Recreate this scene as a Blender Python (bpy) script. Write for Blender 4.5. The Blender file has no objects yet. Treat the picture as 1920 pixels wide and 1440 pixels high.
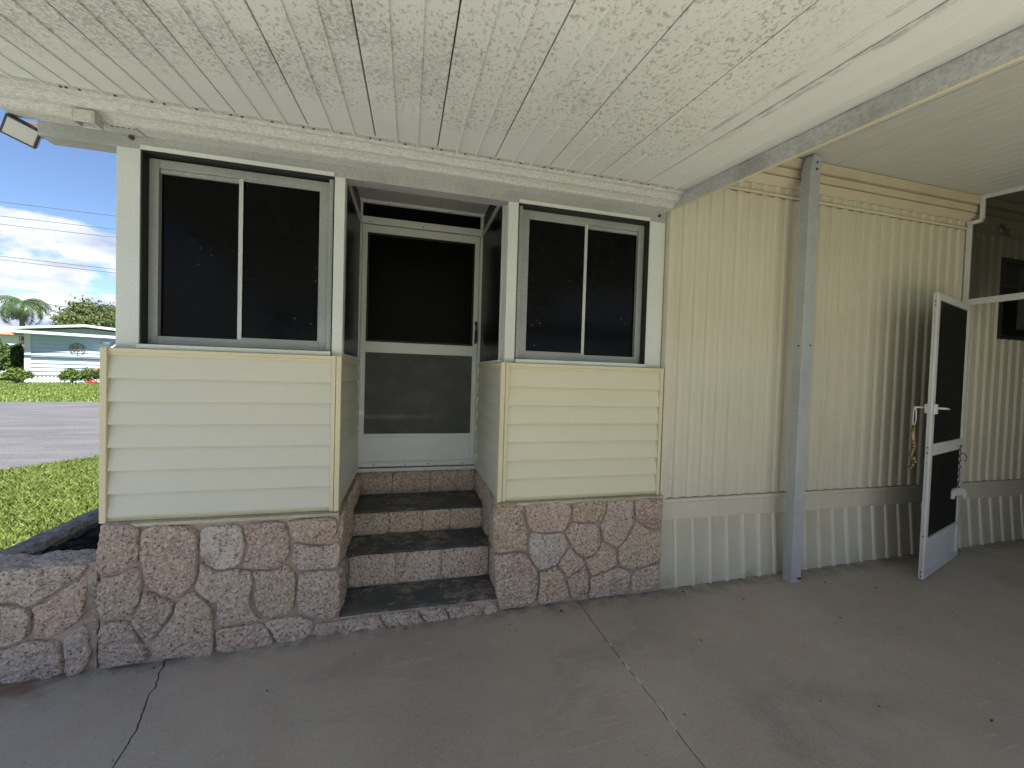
import bpy, math, random
import numpy as np
from mathutils import Vector, Matrix, noise as mnoise

random.seed(7)
rng = np.random.default_rng(7)
scene = bpy.context.scene
COL = scene.collection
R = math.radians

# ------------------------------------------------------------------ camera
CAM_POS = Vector((0.0, -2.5665, 1.55))
FWD = Vector((0.24995911, 0.96795169, -0.0242893))
RIGHT = Vector((0.96797367, -0.24920132, 0.03042492))
UP = Vector((-0.02339693, 0.03111639, 0.99924189))
cam_data = bpy.data.cameras.new('camera')
cam_data.sensor_fit = 'HORIZONTAL'
cam_data.sensor_width = 36.0
cam_data.lens = 36.0 * 754.07 / 1920.0
cam_data.clip_start = 0.02
cam_data.clip_end = 3000
cam = bpy.data.objects.new('camera', cam_data)
cam.matrix_world = Matrix(((RIGHT.x, UP.x, -FWD.x, CAM_POS.x), (RIGHT.y, UP.y, -FWD.y, CAM_POS.y),
                           (RIGHT.z, UP.z, -FWD.z, CAM_POS.z), (0, 0, 0, 1)))
COL.objects.link(cam)
scene.camera = cam

# ------------------------------------------------------------------ sky and sun
SUN_TO = Vector((0.22, -0.42, 0.88)).normalized()
SUN_EL = math.asin(SUN_TO.z)
SUN_AZ = math.atan2(SUN_TO.x, SUN_TO.y)
world = bpy.data.worlds.new('World')
scene.world = world
world.use_nodes = True
wt = world.node_tree
wt.nodes.clear()


def wn(t, **kw):
    n = wt.nodes.new(t)
    for k, v in kw.items():
        setattr(n, k, v)
    return n


w_out = wn('ShaderNodeOutputWorld')
w_bg = wn('ShaderNodeBackground')
w_bg.inputs['Strength'].default_value = 0.056
w_sky = wn('ShaderNodeTexSky', sky_type='NISHITA', sun_disc=False)
w_sky.sun_elevation = SUN_EL
w_sky.sun_rotation = SUN_AZ
w_sky.air_density = 0.75
w_sky.dust_density = 0.15
w_sky.ozone_density = 3.5
w_tc = wn('ShaderNodeTexCoord')
w_sep = wn('ShaderNodeSeparateXYZ')
wt.links.new(w_tc.outputs['Generated'], w_sep.inputs[0])


def wmath(op, a, b=None, c=None, clamp=False):
    n = wn('ShaderNodeMath', operation=op)
    n.use_clamp = clamp
    for i, v in enumerate((a, b, c)):
        if v is None:
            continue
        if isinstance(v, (int, float)):
            n.inputs[i].default_value = v
        else:
            wt.links.new(v, n.inputs[i])
    return n.outputs[0]


zc = wmath('MAXIMUM', w_sep.outputs['Z'], 0.0)
den = wmath('ADD', zc, 0.22)
w_comb = wn('ShaderNodeCombineXYZ')
wt.links.new(wmath('DIVIDE', w_sep.outputs['X'], den), w_comb.inputs[0])
wt.links.new(wmath('DIVIDE', w_sep.outputs['Y'], den), w_comb.inputs[1])
wt.links.new(wmath('MULTIPLY', zc, 1.6), w_comb.inputs[2])
w_n1 = wn('ShaderNodeTexNoise')
w_n1.inputs['Scale'].default_value = 2.3
w_n1.inputs['Detail'].default_value = 9
w_n1.inputs['Roughness'].default_value = 0.56
w_n1.inputs['Distortion'].default_value = 0.3
wt.links.new(w_comb.outputs[0], w_n1.inputs['Vector'])
w_n2 = wn('ShaderNodeTexNoise')
w_n2.inputs['Scale'].default_value = 4.2
w_n2.inputs['Detail'].default_value = 7
wt.links.new(w_comb.outputs[0], w_n2.inputs['Vector'])
# more cloud towards the horizon, as low cumulus banks are seen edge on
cover = wmath('ADD', w_n1.outputs['Fac'], wmath('MULTIPLY', wmath('SUBTRACT', 0.42, zc), 0.55))
w_mr = wn('ShaderNodeMapRange', interpolation_type='SMOOTHSTEP')
w_mr.inputs['From Min'].default_value = 0.57
w_mr.inputs['From Max'].default_value = 0.67
wt.links.new(cover, w_mr.inputs['Value'])
w_shade = wn('ShaderNodeMapRange')
w_shade.inputs['From Min'].default_value = 0.30
w_shade.inputs['From Max'].default_value = 0.62
w_shade.inputs['To Min'].default_value = 0.0
w_shade.inputs['To Max'].default_value = 1.0
wt.links.new(w_n2.outputs['Fac'], w_shade.inputs['Value'])
w_cc = wn('ShaderNodeMix', data_type='RGBA')
w_cc.inputs[6].default_value = (2.5, 3.0, 4.0, 1)
w_cc.inputs[7].default_value = (5.3, 5.45, 5.7, 1)
wt.links.new(w_shade.outputs[0], w_cc.inputs[0])
w_mix = wn('ShaderNodeMix', data_type='RGBA')
wt.links.new(w_mr.outputs[0], w_mix.inputs[0])
wt.links.new(w_sky.outputs[0], w_mix.inputs[6])
wt.links.new(w_cc.outputs[2], w_mix.inputs[7])
wt.links.new(w_mix.outputs[2], w_bg.inputs['Color'])
wt.links.new(w_bg.outputs[0], w_out.inputs['Surface'])

sun_data = bpy.data.lights.new('sun', 'SUN')
sun_data.energy = 5.0
sun_data.angle = R(0.53)
sun_data.color = (1.0, 0.965, 0.915)
sun = bpy.data.objects.new('sun', sun_data)
sun.rotation_euler = (-SUN_TO).to_track_quat('-Z', 'Y').to_euler()
sun.location = (6, -12, 20)
COL.objects.link(sun)

scene.view_settings.view_transform = 'Standard'
scene.view_settings.look = 'None'
scene.view_settings.exposure = 1.95
scene.view_settings.gamma = 1.0
scene.view_settings.use_curve_mapping = False
scene.render.engine = 'CYCLES'
scene.cycles.max_bounces = 12
scene.cycles.diffuse_bounces = 8
scene.cycles.glossy_bounces = 4
scene.cycles.transparent_max_bounces = 12
scene.cycles.use_denoising = True
scene.cycles.sample_clamp_indirect = 8


# ------------------------------------------------------------------ mesh helpers
class MB:
    """collects faces; build() links them as one mesh object"""

    def __init__(self):
        self.v = []
        self.f = []

    def quad(self, a, b, c, d):
        n = len(self.v)
        self.v += [tuple(a), tuple(b), tuple(c), tuple(d)]
        self.f.append((n, n + 1, n + 2, n + 3))
        return self

    def box(self, x0, x1, y0, y1, z0, z1):
        n = len(self.v)
        self.v += [(x0, y0, z0), (x1, y0, z0), (x1, y1, z0), (x0, y1, z0), (x0, y0, z1), (x1, y0, z1), (x1, y1, z1), (x0, y1, z1)]
        for q in ((0, 3, 2, 1), (4, 5, 6, 7), (0, 1, 5, 4), (1, 2, 6, 5), (2, 3, 7, 6), (3, 0, 4, 7)):
            self.f.append(tuple(n + i for i in q))
        return self

    def sweep(self, prof, p0, p1, A, B, closed=True, caps=True):
        """profile points (a, b) carried from p0 to p1"""
        p0, p1, A, B = Vector(p0), Vector(p1), Vector(A), Vector(B)
        n = len(self.v)
        k = len(prof)
        for p in (p0, p1):
            for a, b in prof:
                self.v.append(tuple(p + A * a + B * b))
        rng_ = range(k) if closed else range(k - 1)
        for i in rng_:
            j = (i + 1) % k
            self.f.append((n + i, n + j, n + k + j, n + k + i))
        if closed and caps:
            self.f.append(tuple(n + i for i in range(k))[::-1])
            self.f.append(tuple(n + k + i for i in range(k)))
        return self

    def tube(self, pts, rad, seg=8, caps=True):
        pts = [Vector(p) for p in pts]
        n = len(self.v)
        rads = rad if isinstance(rad, (list, tuple)) else [rad] * len(pts)
        up = Vector((0.13, 0.21, 0.97))
        for i, p in enumerate(pts):
            t = (pts[min(i + 1, len(pts) - 1)] - pts[max(i - 1, 0)]).normalized()
            u = t.cross(up)
            if u.length < 1e-3:
                u = t.cross(Vector((1, 0, 0)))
            u.normalize()
            w = t.cross(u)
            for s in range(seg):
                an = 2 * math.pi * s / seg
                self.v.append(tuple(p + (u * math.cos(an) + w * math.sin(an)) * rads[i]))
        for i in range(len(pts) - 1):
            for s in range(seg):
                t2 = (s + 1) % seg
                self.f.append((n + i * seg + s, n + i * seg + t2, n + (i + 1) * seg + t2, n + (i + 1) * seg + s))
        if caps:
            self.f.append(tuple(n + s for s in range(seg))[::-1])
            m = n + (len(pts) - 1) * seg
            self.f.append(tuple(m + s for s in range(seg)))
        return self

    def build(self, name, mat, parent=None, bevel=0.0, smooth=False, recalc=True):
        off = root_loc(parent)
        me = bpy.data.meshes.new(name)
        me.from_pydata([(a - off.x, b - off.y, c - off.z) for a, b, c in self.v], [], self.f)
        if recalc:
            import bmesh
            bm = bmesh.new()
            bm.from_mesh(me)
            bmesh.ops.recalc_face_normals(bm, faces=bm.faces)
            bm.to_mesh(me)
            bm.free()
        if smooth:
            me.polygons.foreach_set('use_smooth', [True] * len(me.polygons))
        me.materials.append(mat)
        o = bpy.data.objects.new(name, me)
        COL.objects.link(o)
        if parent is not None:
            o.parent = parent
        if bevel > 0:
            m = o.modifiers.new('bevel', 'BEVEL')
            m.width = bevel
            m.segments = 2
            m.limit_method = 'ANGLE'
            m.angle_limit = R(40)
        return o


def root_loc(o):
    v = Vector((0, 0, 0))
    while o is not None:
        v += o.location
        o = o.parent
    return v


def thing(name, label, cat, loc, group=None):
    o = bpy.data.objects.new(name, None)
    o.empty_display_size = 0.1
    COL.objects.link(o)
    o.location = loc
    tag(o, label, cat, group)
    return o


def sub(name, parent, loc=None):
    """an Empty that is a part holding sub-parts"""
    o = bpy.data.objects.new(name, None)
    o.empty_display_size = 0.05
    COL.objects.link(o)
    o.parent = parent
    if loc is not None:
        o.location = Vector(loc) - root_loc(parent)
    return o


def tag(o, label=None, cat=None, group=None, kind=None):
    if label:
        o['label'] = label
    if cat:
        o['category'] = cat
    if group:
        o['group'] = group
    if kind:
        o['kind'] = kind
    return o


def copy_at(o, dx, dy, dz, parent='same'):
    c = o.copy()
    COL.objects.link(c)
    c.location = o.location + Vector((dx, dy, dz))
    return c


# ------------------------------------------------------------------ material helpers
class Mat:
    def __init__(self, name):
        self.m = bpy.data.materials.new(name)
        self.m.use_nodes = True
        self.t = self.m.node_tree
        self.t.nodes.clear()
        self.out = self.n('ShaderNodeOutputMaterial')
        self.p = self.n('ShaderNodeBsdfPrincipled')
        self.l(self.p.outputs[0], self.out.inputs[0])
        self.pos = self.n('ShaderNodeNewGeometry').outputs['Position']

    def n(self, t, **kw):
        n = self.t.nodes.new(t)
        for k, v in kw.items():
            setattr(n, k, v)
        return n

    def l(self, a, b):
        self.t.links.new(a, b)

    def put(self, sock, v):
        if isinstance(v, (int, float)):
            sock.default_value = v
        elif isinstance(v, tuple):
            sock.default_value = v if len(v) != 3 or sock.type == 'VECTOR' else (*v, 1)
        else:
            self.l(v, sock)

    def math(self, op, a, b=None, c=None, clamp=False):
        n = self.n('ShaderNodeMath', operation=op)
        n.use_clamp = clamp
        for i, v in enumerate((a, b, c)):
            if v is not None:
                self.put(n.inputs[i], v)
        return n.outputs[0]

    def map(self, scale=(1, 1, 1), rot=(0, 0, 0), src=None):
        n = self.n('ShaderNodeMapping')
        n.inputs['Scale'].default_value = scale
        n.inputs['Rotation'].default_value = rot
        self.l(src or self.pos, n.inputs[0])
        return n.outputs[0]

    def noise(self, scale, detail=4, rough=0.55, vec=None, dist=0.0):
        n = self.n('ShaderNodeTexNoise')
        n.inputs['Scale'].default_value = scale
        n.inputs['Detail'].default_value = detail
        n.inputs['Roughness'].default_value = rough
        n.inputs['Distortion'].default_value = dist
        self.l(vec or self.pos, n.inputs['Vector'])
        return n.outputs['Fac']

    def voro(self, scale, feature='F1', vec=None, out='Distance', rand=1.0):
        n = self.n('ShaderNodeTexVoronoi', feature=feature)
        n.inputs['Scale'].default_value = scale
        n.inputs['Randomness'].default_value = rand
        self.l(vec or self.pos, n.inputs['Vector'])
        return n.outputs[out]

    def ramp(self, v, a, b, lo=0.0, hi=1.0, smooth=True):
        n = self.n('ShaderNodeMapRange', interpolation_type='SMOOTHSTEP' if smooth else 'LINEAR')
        self.put(n.inputs['Value'], v)
        n.inputs['From Min'].default_value = a
        n.inputs['From Max'].default_value = b
        n.inputs['To Min'].default_value = lo
        n.inputs['To Max'].default_value = hi
        return n.outputs[0]

    def mix(self, f, a, b, blend='MIX'):
        n = self.n('ShaderNodeMix', data_type='RGBA', blend_type=blend)
        self.put(n.inputs[0], f)
        self.put(n.inputs[6], a)
        self.put(n.inputs[7], b)
        return n.outputs[2]

    def sep(self, v=None):
        n = self.n('ShaderNodeSeparateXYZ')
        self.l(v or self.pos, n.inputs[0])
        return n.outputs

    def bump(self, h, strength=0.3, dist=0.01, normal=None):
        n = self.n('ShaderNodeBump')
        n.inputs['Strength'].default_value = strength
        n.inputs['Distance'].default_value = dist
        self.put(n.inputs['Height'], h)
        if normal is not None:
            self.l(normal, n.inputs['Normal'])
        self.l(n.outputs[0], self.p.inputs['Normal'])
        return n.outputs[0]

    def done(self, color, rough=0.5, metal=0.0, spec=0.5):
        self.put(self.p.inputs['Base Color'], color)
        self.put(self.p.inputs['Roughness'], rough)
        self.put(self.p.inputs['Metallic'], metal)
        self.put(self.p.inputs['Specular IOR Level'], spec)
        return self.m


def worn_paint(name, col, col2, rough=0.45, spec=0.4, dirt=0.5, grain=140, bump=0.08, metal=0.0):
    """paint or metal with faint cloudy variation, fine speckle and a little relief"""
    k = Mat(name)
    big = k.ramp(k.noise(2.2, 5), 0.35, 0.7)
    fine = k.ramp(k.noise(grain, 3), 0.42, 0.66)
    c = k.mix(k.math('MULTIPLY', big, dirt), col, col2)
    c = k.mix(k.math('MULTIPLY', fine, 0.22 * dirt + 0.08), c, tuple(x * 0.62 for x in col2))
    k.bump(k.noise(grain * 1.2, 2), bump, 0.002)
    return k.done(c, rough, metal, spec)


MATS = {}
MATS['white_alu'] = worn_paint('white_aluminium', (0.60, 0.61, 0.60), (0.50, 0.51, 0.50), 0.42, 0.45, 0.6)
MATS['mill_alu'] = worn_paint('mill_aluminium', (0.50, 0.51, 0.51), (0.38, 0.39, 0.40), 0.45, 0.5, 0.7, 90, 0.1, 0.25)
MATS['frame_alu'] = worn_paint('dull_aluminium_frame', (0.32, 0.33, 0.335), (0.24, 0.25, 0.255), 0.45, 0.5, 0.8, 90, 0.1, 0.25)
MATS['header_alu'] = worn_paint('weathered_header', (0.40, 0.405, 0.40), (0.30, 0.305, 0.30), 0.5, 0.4, 0.9, 70, 0.1, 0.15)
MATS['cream_trim'] = worn_paint('cream_trim', (0.62, 0.56, 0.40), (0.55, 0.485, 0.32), 0.5, 0.35, 0.5)
MATS['cream_ledge'] = worn_paint('cream_ledge', (0.50, 0.46, 0.33), (0.34, 0.31, 0.22), 0.7, 0.2, 1.0, 60, 0.3)
MATS['home_trim'] = worn_paint('home_trim', (0.56, 0.495, 0.375), (0.48, 0.41, 0.29), 0.5, 0.35, 0.7)
MATS['dark_bronze'] = worn_paint('dark_liner', (0.018, 0.018, 0.018), (0.03, 0.03, 0.03), 0.55, 0.3, 0.4)
MATS['black_plastic'] = worn_paint('black_plastic', (0.012, 0.012, 0.013), (0.03, 0.03, 0.03), 0.35, 0.4, 0.4)
MATS['brown_wood'] = worn_paint('brown_fascia', (0.16, 0.12, 0.10), (0.10, 0.07, 0.06), 0.7, 0.2, 1.0)
MATS['brass'] = worn_paint('brass', (0.38, 0.28, 0.13), (0.16, 0.11, 0.05), 0.4, 0.5, 0.9, 60, 0.1, 0.7)
MATS['screw'] = worn_paint('dark_screw', (0.05, 0.045, 0.04), (0.09, 0.06, 0.04), 0.6, 0.3, 0.6)


def m_siding(name, tint):
    k = Mat(name)
    v = k.map((3.0, 3.0, 90.0))
    grain = k.noise(6, 4, 0.6, v)
    big = k.ramp(k.noise(1.6, 4), 0.35, 0.7)
    c = k.mix(k.math('MULTIPLY', big, 0.5), tint, tuple(x * 0.93 for x in tint))
    streak = k.ramp(k.noise(5, 5, 0.6, k.map((5, 5, 0.5))), 0.55, 0.8)
    c = k.mix(k.math('MULTIPLY', streak, 0.12), c, (0.42, 0.37, 0.25))
    k.bump(grain, 0.10, 0.003)
    return k.done(c, 0.48, 0, 0.35)


MATS['siding'] = m_siding('cream_vinyl', (0.575, 0.555, 0.475))
MATS['siding_yellow'] = m_siding('yellower_cream_vinyl', (0.63, 0.59, 0.455))  # same vinyl in a yellower tint, for the right wall


def m_homewall():
    k = Mat('beige_ribbed_aluminium')
    big = k.ramp(k.noise(1.3, 5), 0.35, 0.7)
    c = k.mix(k.math('MULTIPLY', big, 0.6), (0.58, 0.54, 0.45), (0.52, 0.48, 0.39))
    v = k.map((40.0, 40.0, 1.2))
    streak = k.ramp(k.noise(1.0, 4, 0.6, v), 0.5, 0.75)
    c = k.mix(k.math('MULTIPLY', streak, 0.28), c, (0.36, 0.29, 0.20))
    fine = k.ramp(k.noise(220, 2), 0.45, 0.65)
    c = k.mix(k.math('MULTIPLY', fine, 0.10), c, (0.4, 0.34, 0.24))
    k.bump(k.noise(180, 2), 0.07, 0.002)
    return k.done(c, 0.5, 0, 0.35)


MATS['homewall'] = m_homewall()


def m_skirt(perf):
    k = Mat('skirting_vinyl_perforated' if perf else 'skirting_vinyl')
    c = k.mix(k.ramp(k.noise(2, 4), 0.35, 0.7), (0.63, 0.585, 0.475), (0.57, 0.525, 0.42))
    low = k.ramp(k.sep()['Z'], 0.02, 0.16, 1.0, 0.0)
    stain = k.math('MULTIPLY', low, k.ramp(k.noise(7, 5), 0.42, 0.7))
    c = k.mix(k.math('MULTIPLY', stain, 0.7), c, (0.34, 0.30, 0.13))
    if perf:
        flat = k.map((1, 0, 1))
        rot = k.map((1, 1, 1), (0, R(45), 0), flat)
        dots = k.voro(105, 'F1', rot, 'Distance', 0.0)
        hole = k.ramp(dots, 0.24, 0.34, 1.0, 0.0)
        c = k.mix(k.math('MULTIPLY', hole, 0.9), c, (0.12, 0.11, 0.09))
        k.bump(k.math('SUBTRACT', 1.0, hole), 0.4, 0.003)
    return k.done(c, 0.5, 0, 0.35)


MATS['skirt'] = m_skirt(True)
MATS['skirt_rib'] = m_skirt(False)


def m_galv(name, tint=(0.46, 0.47, 0.47), heavy=0.5, spangle=True):
    k = Mat(name)
    sp = k.voro(85, 'F1', None, 'Color')
    spv = k.sep(sp)['X']
    c = k.mix(spv, tuple(x * (1 - 0.3 * heavy) for x in tint), tuple(min(1, x * (1 + 0.25 * heavy)) for x in tint))
    big = k.ramp(k.noise(3.0, 6, 0.65), 0.45, 0.66)
    c = k.mix(k.math('MULTIPLY', big, heavy), c, (0.20, 0.20, 0.18))
    chalk = k.ramp(k.noise(42, 5, 0.7), 0.60, 0.68)
    c = k.mix(k.math('MULTIPLY', chalk, 0.75 * heavy), c, (0.70, 0.70, 0.66))
    k.bump(k.noise(60, 4), 0.15, 0.002)
    return k.done(c, 0.5, 0.2, 0.45)


MATS['galv'] = m_galv('galvanised_steel')
MATS['galv_clean'] = m_galv('galvanised_column', (0.42, 0.44, 0.46), 0.22)


def m_gutter():
    k = Mat('mildewed_gutter')
    c = k.mix(k.ramp(k.noise(140, 4, 0.6), 0.4, 0.62), (0.54, 0.54, 0.52), (0.46, 0.46, 0.44))
    blot = k.ramp(k.noise(100, 5, 0.75, k.map((0.45, 1, 1))), 0.44, 0.64)
    c = k.mix(k.math('MULTIPLY', blot, 0.45), c, (0.24, 0.24, 0.225))
    flake = k.ramp(k.noise(95, 4, 0.7), 0.61, 0.67)
    c = k.mix(flake, c, (0.70, 0.69, 0.65))
    k.bump(k.noise(120, 3), 0.06, 0.002)
    return k.done(c, 0.62, 0, 0.3)


MATS['gutter'] = m_gutter()


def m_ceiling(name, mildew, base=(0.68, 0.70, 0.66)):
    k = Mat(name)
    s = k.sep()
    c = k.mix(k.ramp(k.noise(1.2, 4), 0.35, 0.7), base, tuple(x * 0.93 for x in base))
    # thin cross-hatch of the embossed finish
    c = k.mix(k.math('MULTIPLY', k.ramp(k.noise(160, 2), 0.4, 0.7), 0.10), c, (0.40, 0.39, 0.34))
    if mildew:
        # how far the growth reaches from the house side: none near the gutter, dense outwards
        wob = k.math('MULTIPLY', k.math('SUBTRACT', k.noise(2.1, 4), 0.5), 0.9)
        reach = k.math('ADD', s['Y'], wob)
        dens = k.ramp(reach, -0.62, -0.36, 1.0, 0.0)
        # right of the last panels the boards are clean
        dens = k.math('MULTIPLY', dens, k.ramp(k.math('ADD', s['X'], k.math('MULTIPLY', s['Y'], -0.16)), 1.35, 1.72, 1.0, 0.0))
        vec = k.map((1.0, 0.75, 1.0))
        spots = k.noise(66, 4, 0.66, vec, 0.6)
        spot = k.ramp(spots, 0.545, 0.60)
        spot = k.math('MULTIPLY', spot, dens)
        c = k.mix(k.math('MULTIPLY', spot, k.ramp(k.noise(2.6, 4), 0.32, 0.66, 0.40, 0.80)), c, (0.31, 0.285, 0.215))
        # grey film of growth, strongest to the left and outwards
        film_w = k.math('ADD', k.noise(1.35, 5, 0.6), k.math('MULTIPLY', s['X'], -0.10))
        film = k.math('MULTIPLY', k.ramp(film_w, 0.46, 0.62), k.ramp(reach, -0.85, -0.45, 1.0, 0.0))
        fg = k.ramp(k.noise(75, 4, 0.7), 0.40, 0.60)
        c = k.mix(k.math('MULTIPLY', k.math('MULTIPLY', film, fg), 0.66), c, (0.29, 0.29, 0.28))
        # black run marks beside the last seams before the beam
        for sx, w, y0 in ((1.492, 0.030, -0.75), (1.385, 0.016, -0.55), (1.800, 0.022, -0.35)):
            d = k.math('ABSOLUTE', k.math('SUBTRACT', s['X'], k.math('ADD', sx, k.math('MULTIPLY', k.math('SUBTRACT', k.noise(3.5, 3), 0.5), 0.03))))
            mk = k.math('MULTIPLY', k.ramp(d, w * 0.5, w, 1.0, 0.0), k.ramp(k.math('ADD', s['Y'], k.math('MULTIPLY', k.noise(2.2, 3), 0.8)), y0 + 0.1, y0 + 0.4, 1.0, 0.0))
            mk = k.math('MULTIPLY', mk, k.ramp(k.noise(14, 5, 0.7, k.map((4, 0.6, 1))), 0.42, 0.60))
            c = k.mix(k.math('MULTIPLY', mk, 0.6), c, (0.24, 0.24, 0.245))
    k.bump(k.noise(190, 2), 0.10, 0.002)
    return k.done(c, 0.55, 0, 0.3)


MATS['ceiling'] = m_ceiling('mildewed_ceiling_paint', True)
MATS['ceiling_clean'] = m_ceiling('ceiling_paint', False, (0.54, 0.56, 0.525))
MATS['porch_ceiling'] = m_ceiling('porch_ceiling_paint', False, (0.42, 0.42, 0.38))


def m_pane(name, col, rough, spec, specks):
    k = Mat(name)
    c = k.mix(k.ramp(k.noise(5, 4), 0.4, 0.7), col, tuple(x * 1.5 for x in col))
    weave = k.noise(500, 1)
    c = k.mix(k.math('MULTIPLY', weave, 0.3), c, tuple(x * 2.0 for x in col))
    if specks:
        d = k.voro(30, 'F1')
        keep = k.ramp(k.noise(5, 4), 0.53, 0.62)
        low = k.ramp(k.sep()['Z'], 1.7, 2.5, 1.0, 0.25)
        sp = k.math('MULTIPLY', k.math('MULTIPLY', k.ramp(d, 0.07, 0.16, 1.0, 0.0), keep), low)
        c = k.mix(k.math('MULTIPLY', sp, 0.6), c, (0.34, 0.34, 0.32))
    k.bump(k.noise(3, 2), 0.02, 0.01)
    return k.done(c, rough, 0, spec)


MATS['pane'] = m_pane('black_solar_screen', (0.0018, 0.0018, 0.0022), 0.16, 0.09, True)
MATS['pane_plain'] = m_pane('black_screen', (0.002, 0.002, 0.0023), 0.3, 0.07, False)
MATS['pane_grey'] = m_pane('grey_screen', (0.058, 0.060, 0.058), 0.7, 0.15, False)


def m_mesh(name, see, col=(0.012, 0.012, 0.011)):
    k = Mat(name)
    k.done(col, 0.7, 0, 0.15)
    tr = k.n('ShaderNodeBsdfTransparent')
    mx = k.n('ShaderNodeMixShader')
    mx.inputs[0].default_value = 1 - see
    k.l(tr.outputs[0], mx.inputs[1])
    k.l(k.p.outputs[0], mx.inputs[2])
    k.l(mx.outputs[0], k.out.inputs[0])
    return k.m


MATS['mesh_transom'] = m_mesh('insect_screen', 0.34)
MATS['mesh_door'] = m_mesh('dark_door_screen', 0.10)


def m_stone():
    k = Mat('pink_fieldstone')
    oi = k.n('ShaderNodeObjectInfo')
    tint = oi.outputs['Color']
    rnd = k.n('ShaderNodeVectorMath', operation='ADD')
    k.l(k.pos, rnd.inputs[0])
    cmb = k.n('ShaderNodeCombineXYZ')
    k.put(cmb.inputs[0], k.math('MULTIPLY', oi.outputs['Random'], 17.0))
    k.l(cmb.outputs[0], rnd.inputs[1])
    v = rnd.outputs[0]
    big = k.ramp(k.noise(7, 5, 0.6, v, 0.4), 0.38, 0.66)
    c = k.mix(big, tint, k.mix(0.55, tint, (0.60, 0.53, 0.47)))
    purple = k.ramp(k.noise(5.0, 4, 0.6, v, 0.6), 0.52, 0.70)
    c = k.mix(k.math('MULTIPLY', purple, 0.36), c, (0.20, 0.11, 0.10))
    rust = k.ramp(k.noise(4.1, 4, 0.6, k.map((1, 1, 0.5), src=v), 0.5), 0.58, 0.74)
    c = k.mix(k.math('MULTIPLY', rust, 0.5), c, (0.40, 0.22, 0.10))
    grit = k.ramp(k.noise(62, 5, 0.75, v), 0.47, 0.58)
    c = k.mix(k.math('MULTIPLY', grit, 0.72), c, (0.90, 0.76, 0.64))
    pit_shade = k.ramp(k.noise(66, 5, 0.72, k.map((1, 1, 1), (0.4, 0.2, 0.9), v)), 0.53, 0.61)
    c = k.mix(k.math('MULTIPLY', pit_shade, 0.80), c, (0.13, 0.08, 0.062))  # dark pits, deepened in colour to stand in for missing directional shading
    h = k.math('ADD', k.math('MULTIPLY', k.noise(75, 4, 0.7, v), 0.7), k.noise(28, 4, 0.6, v))
    k.bump(h, 1.0, 0.035)
    return k.done(c, 0.85, 0, 0.2)


MATS['stone'] = m_stone()


def m_mortar():
    k = Mat('grey_mortar')
    c = k.mix(k.ramp(k.noise(12, 5), 0.35, 0.68), (0.42, 0.325, 0.265), (0.28, 0.215, 0.175))
    c = k.mix(k.math('MULTIPLY', k.ramp(k.noise(150, 2), 0.5, 0.65), 0.4), c, (0.5, 0.45, 0.4))
    k.bump(k.noise(70, 4), 0.5, 0.008)
    return k.done(c, 0.9, 0, 0.15)


MATS['mortar'] = m_mortar()


def m_tread():
    k = Mat('peeling_grey_tread_paint')
    c = k.mix(k.ramp(k.noise(9, 4), 0.4, 0.7), (0.070, 0.077, 0.074), (0.105, 0.11, 0.106))
    v = k.map((1.0, 1.9, 1.0))
    f = k.noise(13, 7, 0.74, v, 0.8)
    big = k.noise(3.2, 3)
    f = k.math('ADD', f, k.math('MULTIPLY', k.math('SUBTRACT', big, 0.5), 0.55))
    peel = k.ramp(f, 0.505, 0.53)
    c = k.mix(k.math('MULTIPLY', peel, 0.92), c, k.mix(k.ramp(k.noise(40, 4), 0.4, 0.6), (0.27, 0.235, 0.195), (0.15, 0.135, 0.115)))
    edge = k.math('MULTIPLY', k.ramp(f, 0.50, 0.53), k.ramp(f, 0.535, 0.56, 1.0, 0.0))
    c = k.mix(k.math('MULTIPLY', edge, 0.6), c, (0.01, 0.01, 0.01))
    k.bump(k.math('SUBTRACT', 1.0, peel), 0.4, 0.003)
    return k.done(c, 0.75, 0, 0.25)


MATS['tread'] = m_tread()


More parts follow.
